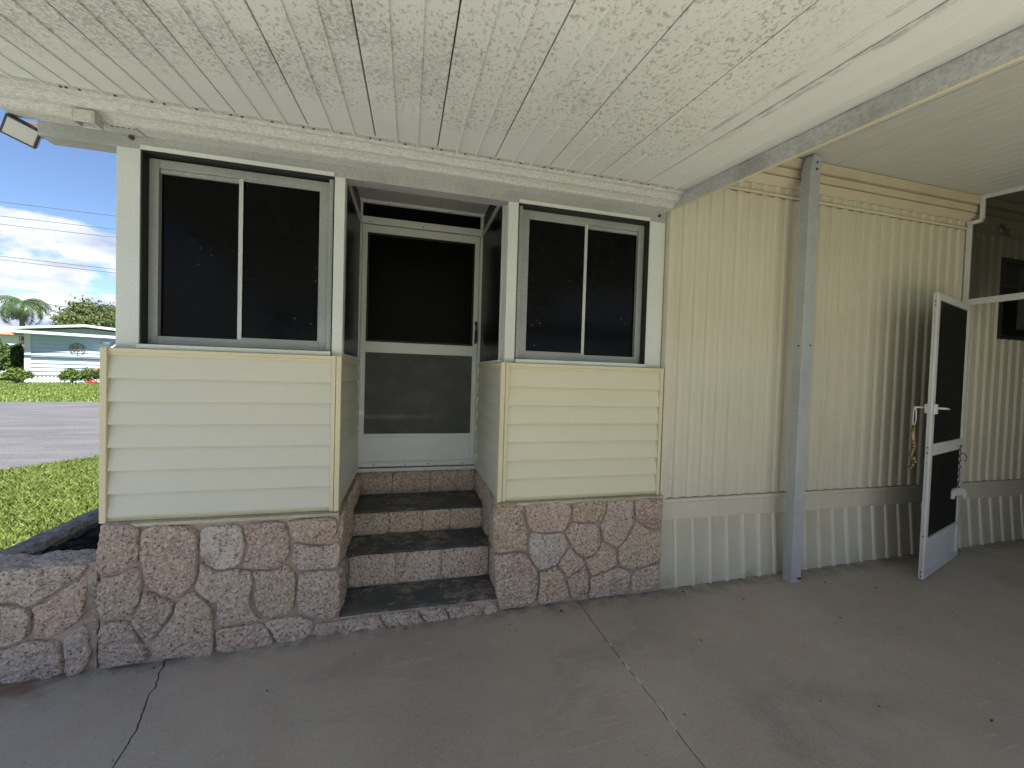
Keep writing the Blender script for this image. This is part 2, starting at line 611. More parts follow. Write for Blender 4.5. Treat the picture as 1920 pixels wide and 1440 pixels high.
def m_floor(name, a, b, red):
    k = Mat(name)
    s = k.sep()
    n1 = k.ramp(k.noise(0.9, 6, 0.6, None, 0.4), 0.33, 0.68)
    c = k.mix(n1, a, b)
    n2 = k.ramp(k.noise(2.6, 6, 0.62, None, 0.5), 0.45, 0.72)
    c = k.mix(k.math('MULTIPLY', n2, 0.62), c, red)
    dark = k.ramp(k.noise(1.1, 8, 0.70, k.map((1, 1.6, 1), (0, 0, 0.6)), 0.5), 0.50, 0.74)
    c = k.mix(k.math('MULTIPLY', dark, 0.45), c, (0.13, 0.122, 0.112))
    speck = k.ramp(k.noise(55, 5, 0.8), 0.50, 0.72)
    c = k.mix(k.math('MULTIPLY', speck, 0.35), c, (0.16, 0.145, 0.125))
    # dusty fine grain
    g = k.ramp(k.noise(150, 4, 0.7), 0.42, 0.66)
    c = k.mix(k.math('MULTIPLY', g, 0.35), c, (0.52, 0.49, 0.44))
    # scuffs: long thin scratches
    for rot, th in ((0.5, 0.70), (-0.35, 0.715)):
        sc = k.noise(1.0, 4, 0.7, k.map((2.2, 60.0, 1), (0, 0, rot)), 0.2)
        msk = k.ramp(k.noise(1.1, 3, 0.5, k.map((1, 1, 1), (0, 0, rot))), 0.54, 0.68)
        c = k.mix(k.math('MULTIPLY', k.math('MULTIPLY', k.ramp(sc, th - 0.10, th - 0.04), msk), 0.55), c, (0.56, 0.52, 0.44))
    # paint chips and dark flecks
    chip = k.ramp(k.noise(24, 5, 0.72), 0.69, 0.71)
    c = k.mix(k.math('MULTIPLY', chip, 0.8), c, (0.62, 0.60, 0.55))
    fl = k.ramp(k.noise(16, 4, 0.7, k.map((1, 1, 1), (0.3, 0, 1.1))), 0.70, 0.715)
    c = k.mix(k.math('MULTIPLY', fl, 0.8), c, (0.03, 0.028, 0.025))
    # grime gathered where the slab meets the house
    gr_ = k.math('MULTIPLY', k.ramp(s['Y'], -0.24, -0.06), k.ramp(k.noise(9, 6, 0.7), 0.36, 0.62))
    c = k.mix(k.math('MULTIPLY', gr_, 0.55), c, (0.07, 0.062, 0.052))
    # rust run-off at the foot of the planter
    rx = k.ramp(k.math('ABSOLUTE', k.math('ADD', s['X'], 1.86)), 0.04, 0.40, 1.0, 0.0)
    ry = k.ramp(k.math('ABSOLUTE', k.math('ADD', s['Y'], 0.15)), 0.02, 0.22, 1.0, 0.0)
    ru = k.math('MULTIPLY', k.math('MULTIPLY', rx, ry), k.ramp(k.noise(6, 5), 0.34, 0.62))
    c = k.mix(k.math('MULTIPLY', ru, 0.75), c, (0.16, 0.075, 0.03))
    k.bump(k.math('ADD', k.noise(120, 4), k.math('MULTIPLY', k.noise(9, 5), 1.5)), 0.16, 0.006)
    r = k.ramp(k.noise(3.0, 5), 0.3, 0.7, 0.46, 0.66)
    return k.done(c, r, 0, 0.42)


MATS['floor'] = m_floor('painted_concrete', (0.42, 0.365, 0.295), (0.325, 0.290, 0.243), (0.37, 0.275, 0.205))
MATS['driveway'] = m_floor('driveway_concrete', (0.44, 0.425, 0.40), (0.38, 0.367, 0.347), (0.40, 0.37, 0.335))
MATS['floor_pale'] = m_floor('bare_concrete', (0.46, 0.42, 0.35), (0.38, 0.35, 0.30), (0.42, 0.36, 0.29))


def simple_noise(name, a, b, scale, rough, bump=0.3, bd=0.02, spec=0.2, det=6):
    k = Mat(name)
    c = k.mix(k.ramp(k.noise(scale, det, 0.65), 0.35, 0.68), a, b)
    k.bump(k.noise(scale * 3, 5), bump, bd)
    return k.done(c, rough, 0, spec)


MATS['crack'] = simple_noise('crack_dirt', (0.02, 0.018, 0.016), (0.05, 0.045, 0.04), 30, 0.95)
MATS['soil'] = simple_noise('black_mulch', (0.010, 0.009, 0.009), (0.035, 0.03, 0.028), 22, 0.95, 1.0, 0.05)
MATS['twig'] = simple_noise('dry_twig', (0.09, 0.075, 0.07), (0.04, 0.035, 0.035), 40, 0.9)
MATS['planter_rim'] = simple_noise('weathered_rim', (0.40, 0.36, 0.33), (0.20, 0.18, 0.165), 16, 0.9, 1.0, 0.04)
MATS['chip'] = simple_noise('white_filler', (0.56, 0.55, 0.52), (0.45, 0.44, 0.40), 30, 0.8)


def m_asphalt():
    k = Mat('asphalt')
    v = k.map((0.6, 2.4, 1), (0, 0, R(-30)))
    c = k.mix(k.ramp(k.noise(0.8, 6, 0.65, v), 0.35, 0.68), (0.048, 0.050, 0.060), (0.085, 0.080, 0.082))
    c = k.mix(k.math('MULTIPLY', k.ramp(k.noise(30, 4, 0.7), 0.45, 0.62), 0.5), c, (0.13, 0.127, 0.125))
    k.bump(k.noise(60, 3), 0.3, 0.01)
    return k.done(c, 0.85, 0, 0.25)


MATS['asphalt'] = m_asphalt()


def m_lawn(name):
    k = Mat(name)
    c = k.mix(k.ramp(k.noise(1.3, 6, 0.6), 0.35, 0.66), (0.085, 0.145, 0.024), (0.13, 0.165, 0.038))
    c = k.mix(k.math('MULTIPLY', k.ramp(k.noise(0.5, 5, 0.6), 0.5, 0.7), 0.5), c, (0.15, 0.145, 0.05))
    c = k.mix(k.math('MULTIPLY', k.ramp(k.noise(40, 3), 0.45, 0.62), 0.5), c, (0.035, 0.06, 0.012))
    k.bump(k.noise(24, 4), 0.8, 0.05)
    return k.done(c, 0.9, 0, 0.1)


MATS['lawn'] = m_lawn('lawn_turf')


def m_leaf(name, a, b, rough=0.55, trans=0.25):
    k = Mat(name)
    oi = k.n('ShaderNodeNewGeometry')
    c = k.mix(oi.outputs['Random Per Island'], a, b)
    k.done(c, rough, 0, 0.3)
    tl = k.n('ShaderNodeBsdfTranslucent')
    k.l(c, tl.inputs[0])
    mx = k.n('ShaderNodeMixShader')
    mx.inputs[0].default_value = trans
    k.l(k.p.outputs[0], mx.inputs[1])
    k.l(tl.outputs[0], mx.inputs[2])
    k.l(mx.outputs[0], k.out.inputs[0])
    return k.m


MATS['blade'] = m_leaf('grass_blade', (0.095, 0.165, 0.026), (0.20, 0.225, 0.065), 0.5, 0.35)
MATS['dry_blade'] = m_leaf('dry_grass_blade', (0.22, 0.19, 0.09), (0.30, 0.27, 0.15), 0.6, 0.2)
MATS['leaf_tree'] = m_leaf('tree_leaf', (0.045, 0.075, 0.020), (0.11, 0.125, 0.035))
MATS['leaf_palm'] = m_leaf('palm_leaf', (0.035, 0.075, 0.028), (0.075, 0.115, 0.045), 0.4)
MATS['leaf_hedge'] = m_leaf('hedge_leaf', (0.035, 0.075, 0.018), (0.085, 0.125, 0.030))
MATS['leaf_shrub'] = m_leaf('shrub_leaf', (0.05, 0.105, 0.02), (0.12, 0.15, 0.035))
MATS['flower'] = m_leaf('orange_flower', (0.65, 0.16, 0.03), (0.75, 0.30, 0.06), 0.5, 0.2)
MATS['bark'] = simple_noise('bark', (0.17, 0.14, 0.11), (0.09, 0.07, 0.055), 9, 0.9, 0.7, 0.03)
MATS['house_blue'] = simple_noise('pale_blue_siding', (0.34, 0.42, 0.49), (0.31, 0.39, 0.46), 3, 0.6, 0.05)
MATS['house_roof'] = simple_noise('white_roof', (0.46, 0.52, 0.52), (0.40, 0.46, 0.47), 2, 0.6, 0.1)
MATS['house_white'] = simple_noise('white_paint', (0.50, 0.54, 0.56), (0.45, 0.49, 0.52), 3, 0.6, 0.05)
MATS['terracotta'] = simple_noise('terracotta_tile', (0.42, 0.17, 0.10), (0.34, 0.13, 0.08), 6, 0.8)
MATS['red_pot'] = simple_noise('red_glazed_pot', (0.36, 0.05, 0.04), (0.25, 0.03, 0.03), 8, 0.4, 0.1, 0.01, 0.5)
MATS['wire'] = simple_noise('wire', (0.09, 0.09, 0.10), (0.06, 0.06, 0.07), 5, 0.7)
MATS['lens'] = worn_paint('lamp_lens', (0.42, 0.44, 0.42), (0.30, 0.32, 0.30), 0.25, 0.5, 0.4)
MATS['gecko'] = simple_noise('gecko_skin', (0.012, 0.010, 0.008), (0.03, 0.025, 0.02), 60, 0.7)
MATS['plastic_white'] = worn_paint('white_plastic', (0.62, 0.62, 0.60), (0.50, 0.50, 0.48), 0.45, 0.4, 0.5)
MATS['cord'] = worn_paint('dark_cord', (0.06, 0.05, 0.05), (0.12, 0.10, 0.09), 0.8, 0.1, 0.6)

# ------------------------------------------------------------------ ground, slab, road
FX = [-12.0, -2.6, -1.9, -1.3, -0.35, 0.6, 1.8, 2.9, 5.8, 12.0]
FZ = [-0.075, -0.064, -0.055, -0.042, 0.006, 0.014, 0.017, 0.035, 0.09, 0.10]


def fz(x):
    return float(np.interp(x, FX, FZ))


g = MB()
g.quad((-1500, -1500, -0.16), (1500, -1500, -0.16), (1500, 1500, -0.16), (-1500, 1500, -0.16))
tag(g.build('lawn', MATS['lawn']), kind='structure')

road = MB()
far_e = [(-120, -2.5), (-60, 7.0), (-30, 14.6), (-15.36, 17.5), (-12.4, 18.0), (0, 20.0), (30, 24), (110, 33)]
near_e = [(-120, -24), (-60, -13), (-20, -5.0), (-10.5, 0.2), (-7.4, 3.0), (-5.86, 5.10), (-5.23, 6.10), (-3.6, 8.2), (0, 11.2), (30, 16), (110, 25)]


def resample(pts, n):
    p = np.array(pts, float)
    d = np.r_[0, np.cumsum(np.linalg.norm(np.diff(p, axis=0), axis=1))]
    t = np.linspace(0, d[-1], n)
    return np.c_[np.interp(t, d, p[:, 0]), np.interp(t, d, p[:, 1])]


fe = resample(far_e, 400)
ne = resample(near_e, 400)
for i in range(400):
    road.v.append((ne[i, 0], ne[i, 1] + 0.10 * mnoise.noise((ne[i, 0] * 1.3, 3, 0)), -0.130))
    road.v.append((fe[i, 0], fe[i, 1] + 0.12 * mnoise.noise((fe[i, 0] * 0.8, 9, 0)), -0.130))
for i in range(399):
    a = 2 * i
    road.f.append((a, a + 2, a + 3, a + 1))
tag(road.build('road', MATS['asphalt']), kind='structure')


def crack_line(x0, y0, x1, y1, amp, seed):
    def f(y):
        t = (y - y0) / (y1 - y0)
        return x0 + (x1 - x0) * t + amp * (mnoise.noise((y * 3.1, seed, 0)) + 0.5 * mnoise.noise((y * 11.0, seed, 4)) + 0.25 * mnoise.noise((y * 37.0, seed, 8)))
    return f


crack_a = crack_line(-1.218, -0.088, -1.06, -0.75, 0.030, 2.3)
crack_b = crack_line(1.146, -0.061, 1.178, -1.252, 0.010, 7.7)
slab_root = thing('carport_floor', None, None, (0, -2.5, 0))
slab_root['kind'] = 'structure'


def slab_panel(xl, xr, y0, y1, mat, gap=0.0035):
    m = MB()
    ny = 150
    nx = 26
    for j in range(ny + 1):
        y = y0 + (y1 - y0) * j / ny
        a, b = xl(y) + gap, xr(y) - gap
        for i in range(nx + 1):
            x = a + (b - a) * i / nx
            m.v.append((x, y, fz(x)))
    w = nx + 1
    for j in range(ny):
        for i in range(nx):
            q = j * w + i
            m.f.append((q, q + 1, q + w + 1, q + w))
    n0 = len(m.v)
    rim = [(0 + j * w) for j in range(ny + 1)] + [ny * w + i for i in range(1, nx + 1)] + [j * w + nx for j in range(ny - 1, -1, -1)] + [i for i in range(nx - 1, 0, -1)]
    for r_ in rim:
        x, y, z = m.v[r_]
        m.v.append((x, y, z - 0.15))
    for i in range(len(rim)):
        j = (i + 1) % len(rim)
        m.f.append((rim[i], rim[j], n0 + j, n0 + i))
    return m.build('slab_panel', mat, slab_root, recalc=True)


slab_panel(lambda y: -9.5, lambda y: -2.42, -0.02, -5.6, MATS['driveway'])
slab_panel(lambda y: -2.42, crack_a, -0.02, -2.5, MATS['floor'])
slab_panel(crack_a, crack_b, -0.02, -2.5, MATS['floor'], 0.003)
slab_panel(crack_b, lambda y: 4.915, -0.02, -2.5, MATS['floor'], 0.003)
slab_panel(lambda y: -2.42, lambda y: 1.30, -2.51, -5.6, MATS['driveway'])  # unseen slab behind the camera, laid pale to bounce sunlight under the roof
slab_panel(lambda y: 1.30, lambda y: 4.915, -2.51, -5.6, MATS['floor'])
slab_panel(lambda y: 4.92, lambda y: 9.6, -0.02, -5.6, MATS['floor_pale'])
sb = MB().box(-9.45, 9.55, -5.58, 0.05, -0.155, -0.085)
sb.build('sub_base', MATS['crack'], slab_root)
# white filler broken out along the long crack
for y in (-0.52, -0.64, -0.70, -0.78, -0.805, -0.96, -1.06):
    x = crack_b(y) + 0.004
    m = MB()
    n = 9
    m.v.append((x, y, fz(x) + 0.004))
    L_ = random.uniform(0.015, 0.034)
    for i in range(n):
        an = 2 * math.pi * i / n
        rr = random.uniform(0.6, 1.2)
        m.v.append((x + 0.0095 * rr * math.cos(an), y + L_ * rr * math.sin(an), fz(x) + 0.001))
    for i in range(n):
        m.f.append((0, 1 + i, 1 + (i + 1) % n))
    m.build('filler_chip', MATS['chip'], slab_root)

# ------------------------------------------------------------------ stonework
STONES = {
's1':[(-1.507,0.725),(-1.340,0.710),(-1.342,0.584),(-1.347,0.493),(-1.450,0.447),(-1.515,0.449),(-1.529,0.565)],
's2':[(-1.340,0.710),(-1.073,0.686),(-1.071,0.490),(-1.077,0.396),(-1.101,0.340),(-1.180,0.276),(-1.258,0.321),(-1.323,0.367),(-1.335,0.450),(-1.347,0.493)],
's3':[(-1.514,0.443),(-1.450,0.447),(-1.347,0.493),(-1.329,0.435),(-1.323,0.363),(-1.334,0.287),(-1.380,0.207),(-1.522,0.211),(-1.525,0.357)],
's4':[(-1.522,0.211),(-1.380,0.207),(-1.327,0.080),(-1.285,0.002),(-1.308,-0.034),(-1.518,-0.037)],
's5':[(-1.323,0.363),(-1.258,0.321),(-1.180,0.276),(-1.185,0.226),(-1.233,0.146),(-1.297,0.068),(-1.327,0.094),(-1.380,0.207),(-1.334,0.287)],
's6':[(-1.073,0.686),(-0.871,0.684),(-0.844,0.559),(-0.868,0.442),(-0.977,0.423),(-1.046,0.466),(-1.075,0.541)],
's7':[(-1.071,0.490),(-1.046,0.466),(-0.977,0.423),(-0.868,0.442),(-0.874,0.346),(-0.937,0.278),(-1.007,0.242),(-1.045,0.283),(-1.101,0.340),(-1.074,0.410)],
's8':[(-1.180,0.276),(-1.101,0.340),(-1.045,0.283),(-1.006,0.234),(-0.993,0.114),(-0.994,-0.019),(-0.997,-0.044),(-1.285,-0.038),(-1.297,0.068),(-1.233,0.146),(-1.185,0.226)],
's9':[(-0.871,0.683),(-0.659,0.691),(-0.630,0.605),(-0.621,0.524),(-0.636,0.445),(-0.714,0.408),(-0.822,0.418),(-0.876,0.432),(-0.843,0.533),(-0.851,0.604)],
's10':[(-0.659,0.691),(-0.378,0.697),(-0.368,0.605),(-0.417,0.526),(-0.524,0.535),(-0.617,0.560),(-0.630,0.605)],
's11':[(-0.617,0.560),(-0.524,0.535),(-0.417,0.526),(-0.357,0.549),(-0.356,0.393),(-0.472,0.385),(-0.583,0.387),(-0.628,0.445),(-0.621,0.524)],
's12':[(-0.822,0.418),(-0.714,0.408),(-0.636,0.445),(-0.586,0.360),(-0.592,0.244),(-0.603,0.146),(-0.694,0.130),(-0.765,0.126),(-0.796,0.178),(-0.813,0.277),(-0.799,0.363)],
's13':[(-0.583,0.387),(-0.472,0.385),(-0.355,0.388),(-0.350,0.097),(-0.384,0.078),(-0.501,0.102),(-0.591,0.149),(-0.592,0.244),(-0.586,0.342)],
's14':[(-0.868,0.431),(-0.822,0.418),(-0.806,0.364),(-0.821,0.278),(-0.812,0.180),(-0.764,0.117),(-0.857,0.115),(-0.984,0.106),(-0.992,0.193),(-1.000,0.263),(-0.920,0.323),(-0.875,0.388)],
's15':[(-0.984,0.106),(-0.857,0.115),(-0.764,0.117),(-0.725,0.072),(-0.692,-0.022),(-0.809,-0.032),(-0.915,-0.038),(-0.997,-0.035),(-0.995,0.073)],
's16':[(-0.765,0.121),(-0.603,0.142),(-0.500,0.097),(-0.492,0.073),(-0.519,-0.019),(-0.692,-0.029),(-0.725,0.072)],
's17':[(-0.492,0.073),(-0.383,0.073),(-0.341,0.077),(-0.141,0.081),(-0.113,0.030),(-0.068,-0.014),(-0.253,-0.027),(-0.519,-0.019)],
's18':[(-0.137,0.080),(0.086,0.082),(0.115,0.040),(0.146,-0.013),(-0.068,-0.014),(-0.113,0.030)],
's19':[(0.086,0.082),(0.246,0.083),(0.276,0.039),(0.297,-0.013),(0.146,-0.013)],
's20':[(0.246,0.083),(0.462,0.082),(0.510,-0.009),(0.297,-0.013)],
'c1':[(0.569,0.726),(0.747,0.709),(0.742,0.644),(0.783,0.532),(0.783,0.421),(0.772,0.396),(0.712,0.398),(0.616,0.391),(0.553,0.396),(0.537,0.584),(0.546,0.655)],
'c2':[(0.747,0.709),(1.085,0.707),(1.092,0.624),(1.071,0.565),(1.033,0.507),(0.930,0.503),(0.853,0.508),(0.795,0.523),(0.758,0.614)],
'c3':[(1.085,0.707),(1.344,0.706),(1.347,0.632),(1.316,0.572),(1.275,0.552),(1.152,0.556),(1.086,0.571)],
'c4':[(1.344,0.706),(1.554,0.703),(1.565,0.549),(1.559,0.502),(1.493,0.413),(1.447,0.361),(1.391,0.381),(1.313,0.426),(1.302,0.504),(1.288,0.551),(1.332,0.594)],
'c5':[(1.554,0.703),(1.782,0.708),(1.788,0.471),(1.702,0.473),(1.629,0.514),(1.565,0.549)],
'c6':[(0.795,0.520),(0.853,0.508),(0.930,0.503),(1.033,0.507),(1.058,0.468),(1.080,0.413),(1.046,0.355),(0.985,0.285),(0.916,0.247),(0.861,0.259),(0.821,0.307),(0.780,0.385),(0.785,0.465)],
'c7':[(1.033,0.507),(1.086,0.571),(1.152,0.556),(1.288,0.551),(1.313,0.426),(1.307,0.380),(1.259,0.322),(1.185,0.313),(1.118,0.357),(1.084,0.405)],
'c8':[(1.313,0.426),(1.391,0.381),(1.439,0.354),(1.443,0.252),(1.414,0.223),(1.314,0.194),(1.231,0.186),(1.212,0.249),(1.194,0.305),(1.259,0.322),(1.307,0.380)],
'c9':[(1.565,0.549),(1.629,0.514),(1.702,0.473),(1.788,0.467),(1.789,0.237),(1.677,0.215),(1.563,0.194),(1.501,0.215),(1.443,0.252),(1.439,0.358),(1.493,0.413),(1.559,0.502)],
'c10':[(1.084,0.405),(1.118,0.357),(1.185,0.313),(1.203,0.266),(1.140,0.218),(1.076,0.186),(1.034,0.236),(0.985,0.285),(1.046,0.355)],
'c11':[(0.772,0.396),(0.821,0.307),(0.861,0.259),(0.871,0.191),(0.854,0.022),(0.605,0.007),(0.581,0.090),(0.565,0.258),(0.554,0.389),(0.616,0.391)],
'c12':[(0.861,0.259),(0.916,0.247),(0.985,0.285),(1.043,0.227),(1.078,0.133),(1.097,0.047),(1.010,0.026),(0.854,0.018),(0.871,0.191)],
'c13':[(1.203,0.266),(1.231,0.186),(1.235,0.093),(1.220,0.041),(1.098,0.035),(1.078,0.133),(1.068,0.187),(1.140,0.218)],
'c14':[(1.231,0.186),(1.314,0.194),(1.440,0.237),(1.501,0.215),(1.559,0.186),(1.539,0.033),(1.405,0.024),(1.221,0.025),(1.235,0.093)],
'c15':[(1.559,0.186),(1.677,0.215),(1.789,0.233),(1.784,0.035),(1.539,0.029)],
'c16':[(0.502,0.063),(0.581,0.083),(0.605,0.007),(0.504,-0.017)],
'p1':[(-1.976,0.516),(-1.901,0.516),(-1.564,0.525),(-1.570,0.474),(-1.608,0.437),(-1.667,0.396),(-1.725,0.348),(-1.799,0.316),(-1.850,0.342),(-1.901,0.355),(-1.976,0.350)],
'p2':[(-1.799,0.316),(-1.725,0.348),(-1.667,0.396),(-1.608,0.437),(-1.572,0.461),(-1.564,0.364),(-1.580,0.228),(-1.629,0.194),(-1.682,0.153),(-1.730,0.153),(-1.772,0.152),(-1.783,0.187),(-1.786,0.268)],
'p3':[(-1.976,0.344),(-1.901,0.342),(-1.850,0.336),(-1.799,0.310),(-1.786,0.268),(-1.793,0.188),(-1.814,0.151),(-1.881,0.127),(-1.976,0.115)],
'p4':[(-1.976,0.108),(-1.881,0.127),(-1.814,0.151),(-1.772,0.152),(-1.677,0.128),(-1.671,0.083),(-1.658,0.033),(-1.660,-0.055),(-1.798,-0.063),(-1.977,-0.070)],
'p5':[(-1.672,0.121),(-1.629,0.180),(-1.580,0.208),(-1.563,0.157),(-1.552,0.073),(-1.535,0.063),(-1.562,-0.016),(-1.584,-0.057),(-1.658,-0.063),(-1.658,0.033)],
}
TAN, PINK, MAUVE, PALE, WHITE, OCHRE = (0.58, 0.44, 0.32), (0.60, 0.43, 0.35), (0.50, 0.35, 0.31), (0.68, 0.56, 0.47), (0.74, 0.69, 0.65), (0.58, 0.41, 0.26)
TINT = dict(s1=MAUVE, s2=PINK, s3=TAN, s4=MAUVE, s5=MAUVE, s6=WHITE, s7=PALE, s8=TAN, s9=MAUVE, s10=OCHRE, s11=PALE, s12=TAN, s13=PINK,
            s14=PALE, s15=PINK, s16=PALE, s17=PINK, s18=TAN, s19=PALE, s20=PINK, c1=OCHRE, c2=PINK, c3=OCHRE, c4=PALE, c5=MAUVE, c6=WHITE,
            c7=PINK, c8=TAN, c9=OCHRE, c10=TAN, c11=PINK, c12=OCHRE, c13=PINK, c14=PINK, c15=TAN, c16=PALE,
            p1=PALE, p2=PINK, p3=PINK, p4=PALE, p5=PALE)
PLANE_FRONT = (Vector((1, 0, 0)), Vector((0, 0, 1)), Vector((0, -1, 0)))   # u, v, outwards


def stone(poly, origin, frame, parent, tint, seed, joint=0.007, proud=0.024, back=0.03, N=84, rough=1.0):
    """one rough-faced stone: outline in (u, v), growing outwards from the wall face"""
    U, V, W = frame
    P = [np.array(p, float) for p in poly]
    for _ in range(2):                      # round the corners
        Q = []
        for i in range(len(P)):
            a, b = P[i], P[(i + 1) % len(P)]
            Q += [a * 0.82 + b * 0.18, a * 0.18 + b * 0.82]
        P = Q
    P = np.array(P)
    d = np.r_[0, np.cumsum(np.linalg.norm(np.diff(np.vstack([P, P[:1]]), axis=0), axis=1))]
    t = np.linspace(0, d[-1], N, endpoint=False)
    PP = np.vstack([P, P[:1]])
    ring = np.c_[np.interp(t, d, PP[:, 0]), np.interp(t, d, PP[:, 1])]
    c = ring.mean(0)
    for i in range(N):
        v = ring[i] - c
        L_ = np.linalg.norm(v)
        j = joint + 0.004 * mnoise.noise((ring[i, 0] * 40, ring[i, 1] * 40, seed))
        ring[i] = c + v * max(0.2, (L_ - j) / L_)
    size = math.sqrt(abs(0.5 * np.sum(ring[:, 0] * np.roll(ring[:, 1], -1) - np.roll(ring[:, 0], -1) * ring[:, 1])))
    m = MB()
    rings = [(1.0, -back), (1.0, 0.35), (0.985, 0.75), (0.955, 0.95)] + [(0.92 - 0.062 * i_, 1.0) for i_ in range(14)]
    o = Vector(origin)
    tilt = (random.uniform(-0.05, 0.05), random.uniform(-0.05, 0.05))
    for s, h in rings:
        for i in range(N):
            q = c + (ring[i] - c) * s
            if h < 0:
                w = h
            else:
                n1 = mnoise.fractal((q[0] * 13 + seed, q[1] * 13, seed), 1.0, 2.0, 4)
                n2 = mnoise.noise((q[0] * 70, q[1] * 70, seed * 3.1))
                n3 = mnoise.noise((q[0] * 150, q[1] * 150, seed * 1.7))
                n4 = 1.0 - abs(mnoise.noise((q[0] * 24 + seed, q[1] * 31, seed * 2.2))) * 2.4
                w = proud * h * (0.80 + 0.20 * (1 - s * s)) + rough * (0.007 * n1 + 0.0045 * n4 + 0.0045 * n2 + 0.003 * n3) * min(1, h) + (tilt[0] * (q[0] - c[0]) + tilt[1] * (q[1] - c[1])) * h
            m.v.append(tuple(o + U * float(q[0]) + V * float(q[1]) + W * w))
    n1 = mnoise.fractal((c[0] * 13 + seed, c[1] * 13, seed), 1.0, 2.0, 4)
    m.v.append(tuple(o + U * float(c[0]) + V * float(c[1]) + W * (proud + rough * 0.008 * n1)))
    K = len(rings)
    for r_ in range(K - 1):
        for i in range(N):
            j = (i + 1) % N
            m.f.append((r_ * N + i, r_ * N + j, (r_ + 1) * N + j, (r_ + 1) * N + i))
    for i in range(N):
        m.f.append(((K - 1) * N + i, (K - 1) * N + (i + 1) % N, K * N))
    ob = m.build('stone', MATS['stone'], parent, smooth=True)
    jit = random.uniform(0.95, 1.22)
    ob.color = (*(min(1, (x * 0.66 + y_ * 0.34) * jit) for x, y_ in zip(tint, (0.62, 0.43, 0.32))), 1)
    return ob


MORTAR_Y = -0.055
base_l = thing('stone_foundation', 'low wall of pink and white fieldstone under the left siding, beside the planter', 'stone wall', (-0.95, 0, 0), 'fieldstone foundations under the porch')
base_r = thing('stone_foundation', 'low fieldstone wall under the yellow siding right of the steps', 'stone wall', (1.2, 0, 0), 'fieldstone foundations under the porch')
steps = thing('front_steps', 'stone steps with peeling dark grey treads leading up to the screen door', 'steps', (0.11, 0.3, 0))
planter = thing('planter', 'cracked fieldstone planter with dark soil at the porch corner', 'planter', (-1.85, 0.2, -0.05))


def rough_core(name, parent, x0, x1, y0, y1, z0, z1, mat, amp=0.006, n=0.035, top=True):
    """a masonry core whose front is slightly uneven"""
    m = MB()
    nx, nz = max(2, int((x1 - x0) / n)), max(2, int((z1 - z0) / n))
    for k in range(nz + 1):
        for i in range(nx + 1):
            x = x0 + (x1 - x0) * i / nx
            z = z0 + (z1 - z0) * k / nz
            m.v.append((x, y0 + amp * mnoise.fractal((x * 15, z * 15, 2.0), 1, 2, 3), z))
    w = nx + 1
    for k in range(nz):
        for i in range(nx):
            q = k * w + i
            m.f.append((q, q + 1, q + w + 1, q + w))
    b = len(m.v)
    m.v += [(x0, y1, z0), (x1, y1, z0), (x1, y1, z1), (x0, y1, z1)]
    m.f += [tuple([b + 3, b + 2] + [nz * w + i for i in range(nx, -1, -1)]), tuple([b, b + 3] + [k * w for k in range(nz, -1, -1)]), tuple([b + 2, b + 1] + [k * w + nx for k in range(nz + 1)]),
            (b, b + 1, b + 2, b + 3)]
    return m.build(name, mat, parent, smooth=False)


rough_core('mortar_core', base_l, -1.517, -0.372, MORTAR_Y, 1.6, -0.15, 0.700, MATS['mortar'])
rough_core('mortar_core', base_r, 0.597, 1.797, MORTAR_Y, 1.6, -0.10, 0.700, MATS['mortar'])
sd = 1
for nme, poly in STONES.items():
    sd += 1.37
    par = base_l if nme[0] == 's' and int(nme[1:]) <= 16 else steps if nme[0] == 's' else planter if nme[0] == 'p' else base_r
    oy = MORTAR_Y if nme[0] != 'p' else -0.045
    if nme == 'c16':
        par = steps
    stone(poly, (0, oy, 0), PLANE_FRONT, par, TINT[nme], sd, proud=0.028, rough=1.5, joint=0.0065)
# painted ledges under the siding
for par, x0, x1 in ((base_l, -1.512, -0.372), (base_r, 0.592, 1.800)):
    m = MB()
    n = 60
    for i in range(n + 1):
        x = x0 + (x1 - x0) * i / n
        y = -0.066 + 0.008 * mnoise.noise((x * 9, 1, 0))
        m.v += [(x, y, 0.694), (x, y + 0.004, 0.709), (x, 0.05, 0.712), (x, 0.05, 0.690)]
    for i in range(n):
        a = 4 * i
        for k in range(4):
            m.f.append((a + k, a + (k + 1) % 4, a + 4 + (k + 1) % 4, a + 4 + k))
    m.f += [(0, 1, 2, 3), (4 * n + 3, 4 * n + 2, 4 * n + 1, 4 * n)]
    m.build('ledge', MATS['cream_ledge'], par, smooth=False)

# steps: cores, treads, riser stones, cheek stones
T1, T2, T3, TD = 0.104, 0.335, 0.515, 0.735
Y1, Y2, Y3 = 0.225, 0.520, 0.925
SX0, SX1 = -0.362, 0.590
steps_core = MB()
steps_core.box(SX0 - 0.008, SX1 + 0.004, -0.052, 1.6, -0.15, T1 - 0.012)
steps_core.box(SX0 - 0.008, SX1 + 0.004, Y1 + 0.018, 1.6, T1 - 0.0118, T2 - 0.012)
steps_core.box(SX0 - 0.008, SX1 + 0.004, Y2 + 0.018, 1.6, T2 - 0.0118, T3 - 0.012)
steps_core.box(SX0 - 0.008, SX1 + 0.004, Y3 + 0.018, 1.6, T3 - 0.0118, TD - 0.03)
steps_core.build('step_core', MATS['mortar'], steps)


